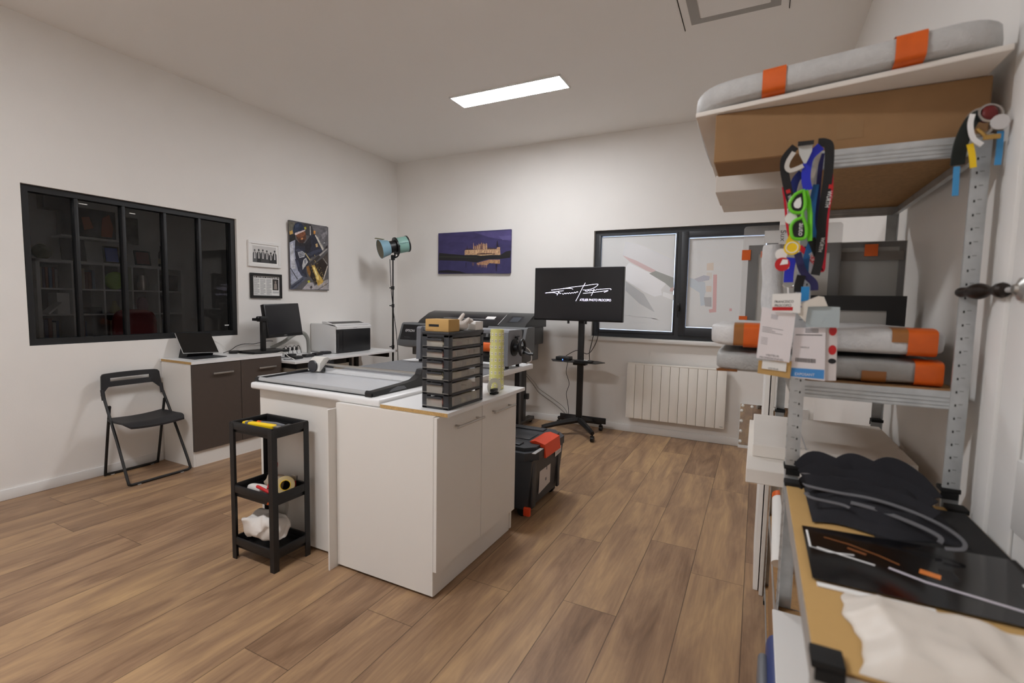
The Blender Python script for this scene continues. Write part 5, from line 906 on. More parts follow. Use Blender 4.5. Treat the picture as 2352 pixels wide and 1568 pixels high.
# ---- middle shelf
p2 = thing('wrapped_package', (4.50, -3.3, 1.1505), 'lower flat panel in grey foam wrap with orange tape on the middle shelf', 'wrapped panel')
soft_panel(4.222, 4.790, -3.526, -3.09, 1.1512, 1.216, 8, .005).build('foam_wrap', mat('grey_foam_wrap', (168, 168, 166), .5, var=.06, scale=40, bump=.5, bscale=160), p2, smooth=60)
band(p2, 4.715, 4.775, -3.526, -3.09, 1.1512, 1.216); band(p2, 4.60, 4.655, -3.526, -3.09, 1.1512, 1.216, BTAPE, 'brown_tape', t1=.0); band(p2, 4.232, 4.29, -3.526, -3.09, 1.1512, 1.216, BTAPE, 'brown_tape', t1=-.2)
p3 = thing('wrapped_package', (4.50, -3.28, 1.2235), 'upper flat panel in white foam wrap with wide orange tape on the middle shelf', 'wrapped panel')
soft_panel(4.205, 4.792, -3.530, -3.09, 1.2285, 1.300, 14, .007).build('foam_wrap', BUBBLE, p3, smooth=60)
band(p3, 4.695, 4.757, -3.530, -3.09, 1.2285, 1.300); band(p3, 4.302, 4.345, -3.530, -3.09, 1.2285, 1.300); band(p3, 4.66, 4.695, -3.530, -3.09, 1.2285, 1.3, BTAPE, 'brown_tape', t0=.0); band(p3, 4.275, 4.302, -3.530, -3.09, 1.2285, 1.3, BTAPE, 'brown_tape', t0=-.4)
WRAPC = clear_plastic('clear_bubble_wrap', (214, 214, 212), .22)
def stand_frame(name, x0, x1, y, z0, z1, w, m, inner, label):
    t = thing(name, ((x0+x1)/2, y, z0), label, 'framed picture')
    MB().box(x0, x1, y-.012, y+.012, z0, z0+w).box(x0, x1, y-.012, y+.012, z1-w, z1).box(x0, x0+w, y-.012, y+.012, z0+w, z1-w).box(x1-w, x1, y-.012, y+.012, z0+w, z1-w).build('frame', m, t, smooth=0)
    MB().box(x0+w, x1-w, y-.006, y+.008, z0+w, z1-w).build('mount', inner, t)
    return t
stand_frame('wrapped_picture', 4.46, 4.786, -3.055, 1.1505, 1.398, .052, BLK2, pm((172, 168, 162)), 'black picture frame standing behind the foam-wrapped panels')
bf = stand_frame('wrapped_picture', 4.44, 4.800, -2.93, 1.1505, 1.598, .02, mat('dark_grey_frame', (60, 58, 56), .5), pm((150, 146, 140)), 'tall frame in clear bubble wrap with a square of orange tape, against the wall')
MB().box(4.44, 4.802, -2.946, -2.942, 1.1505, 1.60).build('bubble_wrap', WRAPC, bf)
MB().box(4.435, 4.792, -2.95, -2.946, 1.53, 1.562).build('brown_strip', mat('dim_strip', (118, 112, 106), .6), bf)
MB().box(4.675, 4.715, -2.954, -2.950, 1.545, 1.588).build('tape_square', ORANGE, bf)
sx_ = stand_frame('wrapped_picture', 4.292, 4.60, -2.975, 1.1505, 1.594, .036, mat('dark_grey_frame', (60, 58, 56), .5), pm((198, 194, 186)), 'wrapped dark frame with handwritten paper, sticking out past the shelf toward the window')
MB().box(4.272, 4.60, -3.0, -2.955, 1.1505, 1.668, .012, 3).build('bubble_wrap', WRAPC, sx_)
pn = MB().box(4.345, 4.44, -2.9878, -2.987, 1.60, 1.648).build('paper_note', PAPER, sx_)
MB().text('Sux', (4.40, -2.9885, 1.647), -Z, X, .026, width=.042).build('handwriting', INK, pn, smooth=0)
MB().box(4.269, 4.30, -3.0035, -3.0005, 1.535, 1.575).box(4.335, 4.385, -2.9895, -2.988, 1.545, 1.57).build('orange_tape', ORANGE, sx_)
MB().box(4.270, 4.30, -3.0035, -3.0005, 1.30, 1.315).build('orange_tape', ORANGE, sx_)
lbl(MB().tube(spline([(4.385, -3.14, 1.309), (4.379, -3.14, 1.42), (4.375, -3.14, 1.52), (4.373, -3.14, 1.575)], 6), [.034, .034, .034, .036, .037, .036, .034, .033, .033, .034, .035, .036, .036, .035, .034, .034, .033, .032, .030], 16).build('foam_roll', BUBBLE, smooth=60), 'upright roll of white foam wrap beside the frame with the handwritten note', 'wrap roll')
# ---- level at counter height: white cartons sticking out
c1 = thing('white_carton', (4.56, -3.05, .8005), 'large flat white carton sticking out of the tall shelving at counter height', 'box')
MB().box(4.330, 4.795, -3.475, -2.735, .8005, .846, .002, 1).build('carton', WCARD, c1)
MB().box(4.54, 4.545, -3.47, -3.05, .8462, .8466).build('flap_line', LGREY, c1)
MB().text('10 x 20', (4.60, -3.43, .8464), X, Y, .02, width=.09).build('print', INKG, c1, smooth=0)
c2 = thing('white_carton', (4.57, -3.0, .8465), 'thinner white carton lying on the large flat one, under the foam-wrapped panels', 'box')
MB().box(4.345, 4.79, -3.33, -2.80, .8468, .888, .002, 1).build('carton', WCARD, c2)
MB().box(4.50, 4.504, -3.32, -2.81, .8882, .8886).build('flap_line', LGREY, c2)
MB().text('MADE OF', (4.46, -3.31, .8884), X, Y, .012, width=.05).build('print', INKG, c2, smooth=0)
# ---- below
lbl(MB().box(4.385, 4.405, -2.62, -2.10, .0, 1.17, .001, 1).build('foam_board', PAPER), 'tall white foam board standing upright past the far end of the tall shelving', 'board')
lbl(MB().box(4.41, 4.425, -2.66, -2.20, .0, 1.20, .001, 1).build('foam_board', WCARD), 'second tall upright board, just behind the white one past the far end of the shelving', 'board')
tbq = thing('poster_tube', (4.46, -3.10, .4205), 'white poster tube with an orange band leaning on the lower shelf', 'tube')
MB().cyl((4.455, -3.25, .452), (4.455, -3.02, .62), .03, n=20).build('tube_body', PAPER, tbq); MB().cyl((4.455, -3.035, .609), (4.455, -3.018, .6215), .0308, n=20).build('orange_band', ORANGE, tbq)
lbl(MB().box(4.417, 4.77, -4.355, -3.648, .5005, .508, .001, 1).build('white_board', PAPER), 'white sheet board lying on the lower level of the waist-high shelving', 'board')
bc = thing('tool_case', (4.5, -3.8, .2205), 'blue plastic tool case with grey handle on a brown box in the waist-high shelving', 'tool case')
BLU = mat('case_blue', (52, 66, 118), .45)
MB().box(4.405, 4.70, -3.985, -3.650, .2205, .452, .03, 4).build('case_shell', BLU, bc)
MB().box(4.385, 4.41, -3.90, -3.73, .33, .43, .012, 3).build('case_handle', GREY, bc)
[MB().box(4.398, 4.408, a_, a_+.03, .30, .36, .003).build('latch', DGREY, bc) for a_ in (-3.96, -3.70)]
lbl(MB().box(4.44, 4.78, -3.40, -2.85, .0805, .30, .003, 1).build('cardboard_box', CARD), 'brown cardboard box on the bottom level of the tall shelving')
lbl(MB().box(4.436, 4.77, -4.34, -3.648, .1005, .2195, .003, 1).build('cardboard_box', CARD), 'brown cardboard box on the bottom level under the blue tool case')
# ---- on the kraft board: black sheet, print, strap bundle, white plastic
lbl(MB().box(4.585, 4.806, -4.10, -3.648, .8652, .8682, .001, 1).build('foam_board', mat('black_foam_board', (22, 22, 23), .8)), 'black sheet lying along the wall side of the kraft board', 'board')
pr_ = thing('photo_print', (4.62, -4.03, .8686), 'glossy black photographic print lying on the kraft board', 'print')
def print_pt(u, v):
    return (4.449+.36*u, -4.155+.02*u*0+.235*v+.03*u*v-.0*u, .8692+.006*math.sin(u*7)*math.sin(v*3.)*(1-u)+.001)
MB().sheet(print_pt, 20, 10, .0006).build('print_sheet', mat('glossy_print', (10, 10, 13), .12), pr_, smooth=60)
def stroke(pts, w, m, nm):
    MB().tube([Vector(print_pt(u, v))+Vector((0, 0, .0007)) for u, v in pts], 0, flat=(w, .0002), nrm=(0, 0, 1)).build(nm, m, pr_, smooth=0)
stroke([(.02, .90), (.02, .55), (.10, .48), (.22, .50)], .004, WHITEP, 'printed_streak'); stroke([(.05, .55), (.2, .44), (.30, .40)], .005, WHITEP, 'printed_streak')
stroke([(.36, .42), (.5, .33), (.7, .25), (1.0, .12)], .008, pm((210, 204, 214), .2), 'printed_streak')
stroke([(.10, .78), (.22, .70), (.34, .60), (.42, .52)], .004, pm((150, 92, 50), .3), 'printed_glint'); stroke([(.20, .62), (.28, .56)], .008, pm((140, 84, 46), .3), 'printed_glint')
stroke([(.50, .50), (.58, .46)], .020, pm((226, 132, 60), .3), 'printed_glint')
lbl(MB().box(4.455, 4.62, -4.172, -4.158, .8652, .867, .0005, 1).build('paper_strip', PAPER), 'white paper edge showing below the glossy black print', 'paper')
lbl(MB().prism([(4.772, -4.02), (4.784, -4.02), (4.806, -4.13), (4.792, -4.13)], (0, 0, .8765), X, Y, .003).build('white_stick', WHITEP), 'short white strip lying on the wall end of the glossy print', 'strip')
st_ = thing('strap_bundle', (4.60, -3.74, .8686), 'bundle of folded black fabric straps with grey edges on the waist-high shelving', 'strap')
FAB = mat('black_fabric', (46, 46, 50), .95, bump=.4, bscale=700, spec=.15); FABG = mat('grey_webbing', (104, 104, 108), .9, bump=.3, bscale=600)
def heap(u, v):
    x = 4.472+.275*u; y = -3.885+.262*v+.015*math.sin(u*9)
    env = min(1, 5*u)*min(1, 4*(1-u))*min(1, 5*v)*min(1, 5*(1-v))
    z = .8692+env*(.020+.014*abs(math.sin(v*13+u*3))+.012*noise.noise((x*14, y*18, 2))+.022*v)
    return (x, y, max(z, .8690))
MB().sheet(heap, 50, 50, .0004).build('folded_fabric', FAB, st_, smooth=60)
rng = random.Random(4)
for k, (pts, w) in enumerate((
    ([(4.468, -3.62, .905), (4.50, -3.60, .935), (4.55, -3.615, .928), (4.585, -3.61, .945), (4.63, -3.625, .935), (4.665, -3.62, .95), (4.705, -3.64, .93), (4.73, -3.68, .90)], .052),
    ([(4.467, -3.66, .90), (4.51, -3.655, .925), (4.56, -3.66, .915), (4.62, -3.665, .925), (4.68, -3.68, .915), (4.72, -3.72, .895)], .045),
    ([(4.470, -3.71, .895), (4.475, -3.73, .915), (4.53, -3.735, .915), (4.60, -3.73, .912), (4.66, -3.75, .908), (4.71, -3.80, .90)], .034))):
    MB().tube(spline(pts, 8), 0, flat=(w, .003), nrm=(.1, -.75, .6)).build('black_strap', FAB, st_, smooth=60)
for pts, w in (([(4.475, -3.75, .905), (4.462, -3.765, .915), (4.475, -3.785, .917), (4.53, -3.79, .915), (4.59, -3.80, .917), (4.65, -3.82, .912), (4.70, -3.86, .905), (4.725, -3.90, .895), (4.718, -3.93, .888), (4.69, -3.935, .884)], .0075),
    ([(4.47, -3.80, .905), (4.462, -3.815, .908), (4.475, -3.835, .907), (4.53, -3.835, .903), (4.545, -3.845, .902)], .007),
    ([(4.465, -3.675, .915), (4.475, -3.70, .922), (4.50, -3.725, .920)], .008), ([(4.55, -3.825, .908), (4.60, -3.84, .906), (4.66, -3.875, .9), (4.69, -3.90, .893), (4.685, -3.92, .888)], .009)):
    MB().tube(spline(pts, 8), 0, flat=(w, .0018), nrm=(.1, -.55, .8)).build('grey_webbing', FABG, st_, smooth=60)
def bag(u, v):
    x = 4.475+.290*u+(.03*v+.014*math.sin(v*5+.6)+.008*noise.noise((v*7, 3, 1)))*(1-u); y = -4.385+.215*v-.02*u
    env = min(1, 6*u+.05)*min(1, 8*(1-u)+.3)*min(1, 8*v+.05)*min(1, 5*(1-v)+.05)
    d = math.hypot((u-.62)*1.5, (v-.35)*1.0)
    z = .8654+env*(.030+.010*noise.noise((x*9, y*9, 5))+.006*noise.noise((x*30, y*22, 1))-.026*math.exp(-(d/.13)**2))
    return (x, y, max(z, .8654))
lbl(MB().sheet(bag, 50, 40, .0004).build('plastic_bag', mat('milky_plastic', (222, 214, 204), .4), smooth=60), 'crumpled milky white plastic bag at the near end of the kraft board', 'bag')
# ---- lanyards, glasses and badges hung on the front post
LC = {'k': ('black', mat('lanyard_black', (20, 20, 22), .7)), 'r': ('red', mat('lanyard_red', (214, 24, 52), .6)), 'b': ('bright blue', mat('lanyard_blue', (32, 44, 190), .6)), 'd': ('dark blue', mat('lanyard_dark_blue', (26, 42, 122), .6)),
      'g': ('beige', mat('lanyard_beige', (186, 178, 166), .7)), 'c': ('cyan blue', mat('lanyard_cyan', (30, 98, 160), .6)), 'n': ('navy', mat('lanyard_navy', (36, 34, 90), .6)), 'w': ('white', mat('lanyard_white', (206, 202, 196), .7))}
LLAB = ['black lanyard with white lettering and red mark, leftmost on the shelf post', 'black lanyard with white lettering hanging straight down beside the bright red one', 'bright red lanyard looping down at the wall side of the bunch', 'bright blue lanyard knotted below the white post plate',
        'dark blue lanyard hanging behind the bright blue knot', 'beige lanyard slanting down to the green sunglasses', 'cyan blue lanyard hanging beside the green sunglasses', 'navy lanyard hanging between the cyan and black ones', 'thin red lanyard cord at the window side of the bunch',
        'blue lanyard end with rings round a silver clip above the name badge', 'dark blue lanyard tail curving below the red loop', 'black lanyard end hanging behind the blue clip end', 'white lanyard curled into a loop at the top of the bunch', 'black lettered lanyard slanting below the green sunglasses']
lan = []
for i, (c, w, pts) in enumerate(LAN):
    y = -3.588-.0032*(i % 14)
    if i in (3,): y = -3.636
    y = {12: -3.640, 1: -3.634, 0: -3.630, 7: -3.598, 6: -3.606, 5: -3.612, 2: -3.602, 13: -3.626}.get(i, y)
    sp_ = spline([(a, y, b) for a, b in pts], 6)
    o = thing('hanging_lanyard', (pts[0][0], y, pts[0][1]), LLAB[i], 'lanyard', 'lanyards hung on the shelf post')
    MB().tube(sp_, 0, flat=(w, .0014), nrm=(0, 1, 0)).build('strap', LC[c][1], o, smooth=60)
    lan.append((o, y))
def strap_text(k, txt, a, b, size, mark=True):
    o, y = lan[k]; A, B = Vector((a[0], y-.0012, a[1])), Vector((b[0], y-.0012, b[1])); U = (B-A); V = Vector((0, -1, 0)).cross(U.normalized())
    MB().text(txt, A-V*size*.36, U, V, size, width=U.length).build('lettering', WHITEP, o, smooth=0)
    if mark:
        n_ = U.normalized(); MB().prism([(-.005, -.005), (.005, -.005), (.005, .005), (-.005, .005)], A-n_*.011, n_, V, .0003).build('red_mark', RED, o, smooth=0)
strap_text(0, 'WÜRTH', (4.3955, 1.650), (4.405, 1.618), .013)
strap_text(1, 'WÜRTH', (4.487, 1.653), (4.483, 1.612), .014)
strap_text(1, 'WÜRTH', (4.479, 1.535), (4.474, 1.498), .012, False)
strap_text(13, 'WÜRTH', (4.452, 1.497), (4.466, 1.462), .012, False)
for k, (c, z, r) in enumerate(((GD['d6'][0], 0, .007), (GD['d5'][0], 0, .008))):
    MB().tube([(c[0]+r*.6*math.cos(a)-.004*(k == 0), lan[9][1]-.0015, c[1]+r*.6*math.sin(a)) for a in [j*PI/8 for j in range(16)]], .0008, 5, closed=True).build('ring_print', YEL if k else WHITEP, lan[9][0])
hk = lan[9][0]; e_ = LAN[9][2][-1]
MB().tube([(e_[0]+.014*math.cos(a), lan[9][1], e_[1]-.006+.009*math.sin(a)) for a in [PI+j*PI/10 for j in range(11)]], .0014, 6).tube([(e_[0], lan[9][1]-.002, e_[1]-.014), (e_[0]+.001, lan[9][1]-.004, e_[1]-.030)], .0028, 8).build('clip', CHROME, hk)
PLATE = MB().prism(PLATEP[::-1], (0, -3.6425, 0), X, Z, .0016)
# sunglasses
gs = thing('sunglasses', (4.43, -3.66, 1.55), 'lime green sunglasses hung sideways among the lanyards', 'sunglasses')
LIME = mat('lime_plastic', (110, 210, 40), .3)
for f in ('f1', 'f2'):
    pts = GL[f]; cx = sum(a for a, b in pts)/len(pts); cz = sum(b for a, b in pts)/len(pts)
    MB().tube(spline([(a, -3.660, b) for a, b in pts+[pts[0]]], 4)[:-1], .0042, 8, closed=True).build('rim', LIME, gs)
    ln = MB().prism([(cx+(a-cx)*.95, cz+(b-cz)*.95) for a, b in [(v.x, v.z) for v in spline([(a, 0, b) for a, b in pts+[pts[0]]], 4)[:-1]]], (0, -3.659, 0), X, Z, .001).build('lens', mat('smoked_lens', (16, 16, 18), .1), gs)
    if f == 'f2': MB().text('auto', (cx+.001, -3.6608, cz+.016), -Z, X, .017, width=.032).build('lettering', WHITEP, ln, smooth=0)
    else: MB().prism([(cx+(a-cx)*.5, cz+(b-cz)*.5) for a, b in pts], (0, -3.6602, 0), X, Z, .0002).build('lens_print', WHITEP, ln, smooth=0)
MB().tube([(a, -3.659, b) for a, b in GL['arm'][:1]]+[(a, -3.652, b) for a, b in GL['arm'][1:3]]+[(a, -3.655, b) for a, b in GL['arm'][3:]], 0, flat=(.011, .004), nrm=(.5, 1, 0)).build('temple_arm', LIME, gs)
(a, b), (c, d) = GL['bridge']; MB().tube([(a, -3.660, b), (a+.002, -3.661, (b+d)/2), (c, -3.660, d)], .004, 8).build('bridge', LIME, gs)
# round tokens
def disc(name, c, r, m, ring, label, y=-3.650):
    o = MB().cyl((c[0], y, c[1]), (c[0], y-.002, c[1]), r, n=28).build(name, m)
    tag(o, label, 'badge', 'round tokens among the lanyards')
    if ring: MB().tube([(c[0]+r*.72*math.cos(j*PI/12), y-.0021, c[1]+r*.72*math.sin(j*PI/12)) for j in range(24)], .0016, 6, closed=True).build('ring_print', ring, o)
    return o
disc('hanging_token', GL['d1'][0], .0145, PAPER, None, 'small white round token beside the green sunglasses', -3.649)
disc('hanging_token', GL['d2'][0], .019, YEL, PAPER, 'yellow round token with a white ring below the green sunglasses', -3.654)
disc('hanging_token', GD['d3'][0], .0145, PAPER, None, 'white round token beside the yellow one', -3.651)
rt = disc('hanging_token', GD['d4'][0], .018, RED, None, 'red round token with a white wedge above the name badge', -3.656)
c = GD['d4'][0]; MB().prism([(-.006, -.002), (.013, .001), (.012, .012), (0, .013)], (c[0], -3.6582, c[1]), X, Z, .0003).build('white_wedge', WHITEP, rt, smooth=0)
tri = [(4.393, 1.524), (4.412, 1.524), (4.404, 1.552)]
tag(MB().prism(tri, (0, -3.648, 0), X, Z, .001).build('hanging_pennant', YEL, smooth=0), 'small yellow triangular tag at the window side of the green sunglasses', 'tag')
# badges
def badge(k, y, m, label, name='hanging_badge'):
    o = MB().prism(BADGE[k], (0, y, 0), X, Z, .0012).build(name, m, smooth=0)
    return tag(o, label, 'badge', 'badges hanging from the lanyards')
def btxt(o, k, txt, y, size, m=INK, dz=0):
    (a, b), (c, d) = BT[k]; U = Vector((c-a, 0, d-b)); MB().text(txt, (a, y-.0013, b-size*.36+dz), U, Vector((0, -1, 0)).cross(U.normalized()), size, width=U.length).build('lettering', m, o, smooth=0)
def barp(o, pts, y, m=INKG, nm='printed_line'):
    MB().prism(pts, (0, y-.0014, 0), X, Z, .0002).build(nm, m, o, smooth=0)
def lerp4(q, u, v):
    a = Vector(q[0]).lerp(Vector(q[1]), u); b = Vector(q[3]).lerp(Vector(q[2]), u); r = a.lerp(b, v); return (r.x, r.y)
def quad(q, u0, u1, v0, v1): return [lerp4(q, u0, v0), lerp4(q, u1, v0), lerp4(q, u1, v1), lerp4(q, u0, v1)]
b5 = badge('c5', -3.630, pm((214, 206, 204)), 'pale badge with red dots at the wall end of the badges')
q = BADGE['c5']
for v, c_ in ((.06, RED), (.42, RED), (.63, INK)):
    cc_ = lerp4(q, .62, v); MB().prism(ellipse(16, .009, .013 if c_ is RED else .007, cc_[0], cc_[1]), (0, -3.6314, 0), X, Z, .0002).build('dot_print', c_, b5, smooth=0)
b4 = badge('c4', -3.636, pm((232, 226, 228)), 'large white exhibitor badge with a blue bottom stripe')
barp(b4, BADGE['c4b'], -3.636, pm((74, 146, 214)), 'blue_stripe'); btxt(b4, 'exp', 'EXPOSANT', -3.6365, .010, WHITEP); btxt(b4, 't4', 'VISITEUR', -3.636, .005)
q = BADGE['c4']; barp(b4, quad(q, .06, .9, .135, .15), -3.636, INK)
rng = random.Random(2); u = .12
while u < .72: w = .006+rng.random()*.016; barp(b4, quad(q, u, u+w, .60, .68), -3.636, INK, 'barcode_bar'); u += w+.008+rng.random()*.01
for v in (.02, .05, .08): barp(b4, quad(q, .36, .78, v, v+.016), -3.636)
b3 = badge('c3', -3.642, KRAFT, 'kraft brown card behind the white visitor badge', 'hanging_card')
q2 = badge('c3b', -3.6445, PAPER, 'small white visitor slip on the kraft brown card', 'hanging_card'); btxt(q2, 'vis2', 'VISITEUR', -3.6445, .0055)
b2 = badge('c2', -3.650, pm((236, 230, 232)), 'white professional visitor badge under the name badge'); q = BADGE['c2']
btxt(b2, 'vis', 'VISITEUR', -3.650, .0075, INKG); btxt(b2, 'pro', 'PROFESSIONNEL', -3.650, .0075, INKG)
for v, w_ in ((.37, .62), (.40, .30), (.43, .40), (.46, .62)): barp(b2, quad(q, .08, .08+w_, v, v+.008), -3.650)
for v in (.58, .61, .64, .67, .70): barp(b2, quad(q, .08, .28, v, v+.006), -3.650)
barp(b2, quad(q, .30, .50, .10, .19), -3.650, pm((200, 196, 200)), 'logo_block')
b6 = badge('c6', -3.646, pm((178, 190, 194)), 'blank blue-grey card at the wall side of the badges', 'hanging_card')
b7 = badge('c7', -3.653, pm((222, 216, 206)), 'crumpled off-white tag with a small blue mark between badge and grey card', 'hanging_card')
c = BT['blu'][0]; MB().prism([(-.003, 0), (0, -.003), (.004, 0), (0, .003)], (c[0], -3.6545, c[1]), X, Z, .0002).build('blue_mark', pm((48, 40, 150)), b7, smooth=0)
b8 = badge('tab', -3.641, pm((40, 134, 198)), 'bright cyan tab hanging beside the name badge', 'hanging_card')
b1 = badge('white1', -3.658, PAPER, 'white name badge with bold black name and red stripe')
barp(b1, BADGE['red1'], -3.658, RED, 'red_stripe'); btxt(b1, 'fran', 'FRANCESCO', -3.658, .0095); btxt(b1, 'proc', 'PROCOPIO', -3.658, .0095)
PLATE.prism(GL['cap'], (0, -3.6455, 0), X, Z, .005)
pl8 = tag(PLATE.build('hanging_hook', pm((200, 202, 200), .4), smooth=0), 'white metal hook plate with black cap at the top of the front post', 'hook')
MB().prism(GL['cap'], (0, -3.6507, 0), X, Z, .0012).build('cap', BLK, pl8, smooth=0)
# ---- keys on the wall-side post
kr = thing('key_ring', (4.78, -3.62, 1.75), 'bunch of keys and tags hanging on the wall-side post under the long box', 'keys')
MB().tube(spline([(4.745, -3.60, 1.70), (4.742, -3.625, 1.745), (4.752, -3.64, 1.785), (4.768, -3.63, 1.80)], 6), 0, flat=(.026, .008), nrm=(0, 1, .1)).build('dark_strap', mat('dark_green_leather', (26, 36, 34), .6), kr)
MB().tube(spline([(4.752, -3.646, 1.80), (4.748, -3.652, 1.775), (4.755, -3.652, 1.745), (4.772, -3.65, 1.728)], 6), 0, flat=(.010, .003), nrm=(0, 1, 0)).build('white_band', WHITEP, kr)
MB().tube([(4.772+.026*math.cos(j*PI/10), -3.628, 1.785+.030*math.sin(j*PI/10)) for j in range(20)], .004, 8, closed=True).tube([(4.785+.02*math.cos(j*PI/10), -3.64+.012*math.sin(j*PI/10), 1.80+.022*math.sin(j*PI/10)) for j in range(20)], .003, 8, closed=True).build('ring', STEEL, kr)
MB().pillow((4.785, -3.63, 1.80), (.016, .012, .018), .8, .004, 40, 16).build('red_fob', mat('dark_red', (110, 26, 26), .5), kr)
kk = MB(); kk.cyl((4.797, -3.655, 1.773), (4.797, -3.659, 1.773), .0165, n=28); kk.build('white_tag', pm((206, 204, 204)), kr)
MB().tube([(4.762, -3.648, 1.765), (4.775, -3.652, 1.748)], .004, 8).box(4.772, 4.802, -3.654, -3.650, 1.738, 1.749, .001).build('key', mat('brass', (186, 150, 86), .35, metal=.8), kr)
for p, w in (([(4.738, -3.625, 1.69), (4.738, -3.626, 1.665), (4.739, -3.627, 1.622)], .012), ([(4.808, -3.63, 1.76), (4.809, -3.63, 1.72), (4.808, -3.63, 1.685)], .012)):
    MB().tube(spline(p, 4), 0, flat=(w, .0016), nrm=(0, 1, 0)).build('blue_tag', mat('blue_tag', (66, 150, 208), .4), kr)
MB().tube(spline([(4.753, -3.642, 1.735), (4.758, -3.644, 1.71), (4.762, -3.645, 1.68)], 4), 0, flat=(.012, .002), nrm=(0, 1, 0)).build('yellow_tag', YEL, kr)
# ------------------------------------------------------------------ the dark office seen through the interior window
bcs = thing('bookcase', (-3.2, -1.84, 0), 'white cube bookcase in the dark office behind the interior window', 'bookcase')
BW = mat('bookcase_white', (240, 239, 236), .5)
bx0, by0, by1, cell = -3.34, -2.63, -1.04, .312
m = MB().box(bx0, -3.0, by0, by0+.035, .18, 1.755).box(bx0, -3.0, by1-.035, by1, .18, 1.755).box(bx0, -3.0, by0, by1, 1.72, 1.755).box(bx0, -3.0, by0, by1, .18, .215)
m.build('carcass', BW, bcs, smooth=0)
for i in range(1, 5): MB().box(bx0, -3.005, by0+.02+i*cell-.009, by0+.02+i*cell+.009, .215, 1.72).build('divider', BW, bcs)
for j in range(1, 5): MB().box(bx0, -3.004, by0+.035, by1-.035, .19+j*.306-.009, .19+j*.306+.009).build('shelf_board', BW, bcs)
MB().box(bx0, bx0+.006, by0, by1, .18, 1.755).build('back_panel', mat('bookcase_back', (120, 118, 114), .8), bcs)
MB().box(bx0, -3.02, by0, by1, 0, .18).build('plinth', BW, bcs)
rng = random.Random(12)
def cz(j): return .19+j*.306+.0095
def cy(i): return by0+.029+i*cell
BK = [mat('book_%d' % i, c, .7) for i, c in enumerate(((40, 38, 40), (150, 146, 140), (70, 60, 90), (110, 60, 50), (60, 80, 110), (170, 160, 140), (46, 46, 48)))]
for (i, j, n, s) in ((0, 4, 6, 0), (1, 4, 7, 1), (4, 3, 4, 0), (0, 2, 5, 1), (1, 2, 4, 0), (2, 2, 5, 1), (4, 2, 4, 1)):
    y = cy(i)+.015
    for k in range(n):
        w = .018+rng.random()*.018; h = .20+rng.random()*.06
        if y+w > cy(i)+cell-.03: break
        o = MB().box(-3.30, -3.06, y, y+w, cz(j)+.0005, cz(j)+h, .002, 1).build('book', BK[rng.randrange(7)])
        tag(o, 'dim upright book in the white bookcase behind the dark glass', 'book', 'books in the office bookcase'); y += w+.003
def simple(o, l, c='decoration'): return tag(o, l, c)
simple(MB().pillow((-3.12, cy(2)+.160, cz(4)+.116), (.10, .115, .1155), 1, n=32).build('green_ball', mat('lime_ball', (150, 200, 50), .6)), 'lime green ball in the top row of the office bookcase', 'ball')
simple(MB().box(-3.28, -3.05, cy(0)+.16, cy(0)+.28, cz(3)+.0005, cz(3)+.25, .003).build('white_binder', BW), 'white box file in the second row of the office bookcase', 'binder')
simple(MB().prism([(0, 0), (.13, .13), (.118, .142), (-.012, .012)], (-3.06, cy(0)+.02, cz(3)+.001), Y, Z, .2).build('leaning_binder', BW), 'white binder leaning diagonally beside the white box file', 'binder')
simple(MB().box(-3.3, -3.05, cy(1)+.16, cy(1)+.29, cz(3)+.0005, cz(3)+.08, .003).box(-3.3, -3.05, cy(2)+.03-.02, cy(2)+.03-.015, cz(3)+.0005, cz(3)+.002).build('dark_device', BLK), 'dark low device in the second row of the office bookcase', 'device')
simple(MB().lathe([(.001, 0), (.05, 0), (.055, .06), (.03, .12), (.02, .16), (.001, .165)], (-3.12, cy(2)+.14, cz(3)+.0005), n=20).build('small_trophy', mat('gold_trophy', (150, 140, 80), .4, metal=.5)), 'small gold trophy below the lime green ball', 'trophy')
simple(MB().pillow((-3.12, cy(3)+.15, cz(3)+.11), (.07, .06, .1095), .9, n=20).build('pink_figurine', mat('dusty_pink', (176, 140, 150), .7)), 'pinkish figurine in the second row of the office bookcase', 'figurine')
simple(MB().lathe([(.001, 0), (.06, 0), (.07, .08), (.05, .17), (.055, .20), (.001, .20)], (-3.12, cy(3)+.17, cz(4)+.0005), n=20).build('silver_vase', STEEL), 'silvery vase in the top row of the office bookcase', 'vase')
simple(MB().box(-3.28, -3.05, cy(4)+.03, cy(4)+.26, cz(4)+.0005, cz(4)+.22, .004).build('black_box', BLK), 'black box in the last top compartment of the office bookcase', 'box')
# standing on the bookcase
def lean(name, y0, y1, h, m, inner, label, cat='picture frame'):
    t = thing(name, (-3.1, (y0+y1)/2, 1.756), label, cat); M_ = Matrix.Translation((-3.08, 0, 1.7565)) @ Matrix.Rotation(math.radians(-10), 4, 'Y')
    MB().box(-.018, 0, y0, y1, 0, h, .002, 1, M=M_).build('frame', m, t)
    if inner: MB().box(0, .002, y0+.02, y1-.02, .02, h-.02, M=M_).build('picture', inner, t)
lean('leaning_picture', -2.36, -2.12, .27, BLK2, None, 'black leaning frame on top of the office bookcase')
lean('leaning_picture', -1.94, -1.765, .22, BLK2, mat('blue_picture', (40, 80, 190), .4), 'frame with a blue picture on top of the office bookcase')
lean('leaning_picture', -1.595, -1.405, .20, BLK2, mat('red_picture', (120, 52, 46), .5), 'frame with a dark red picture on top of the office bookcase')
bo = thing('wine_bottle', (-3.12, -1.255, 1.756), 'dark bottle with a pale label on top of the office bookcase', 'bottle')
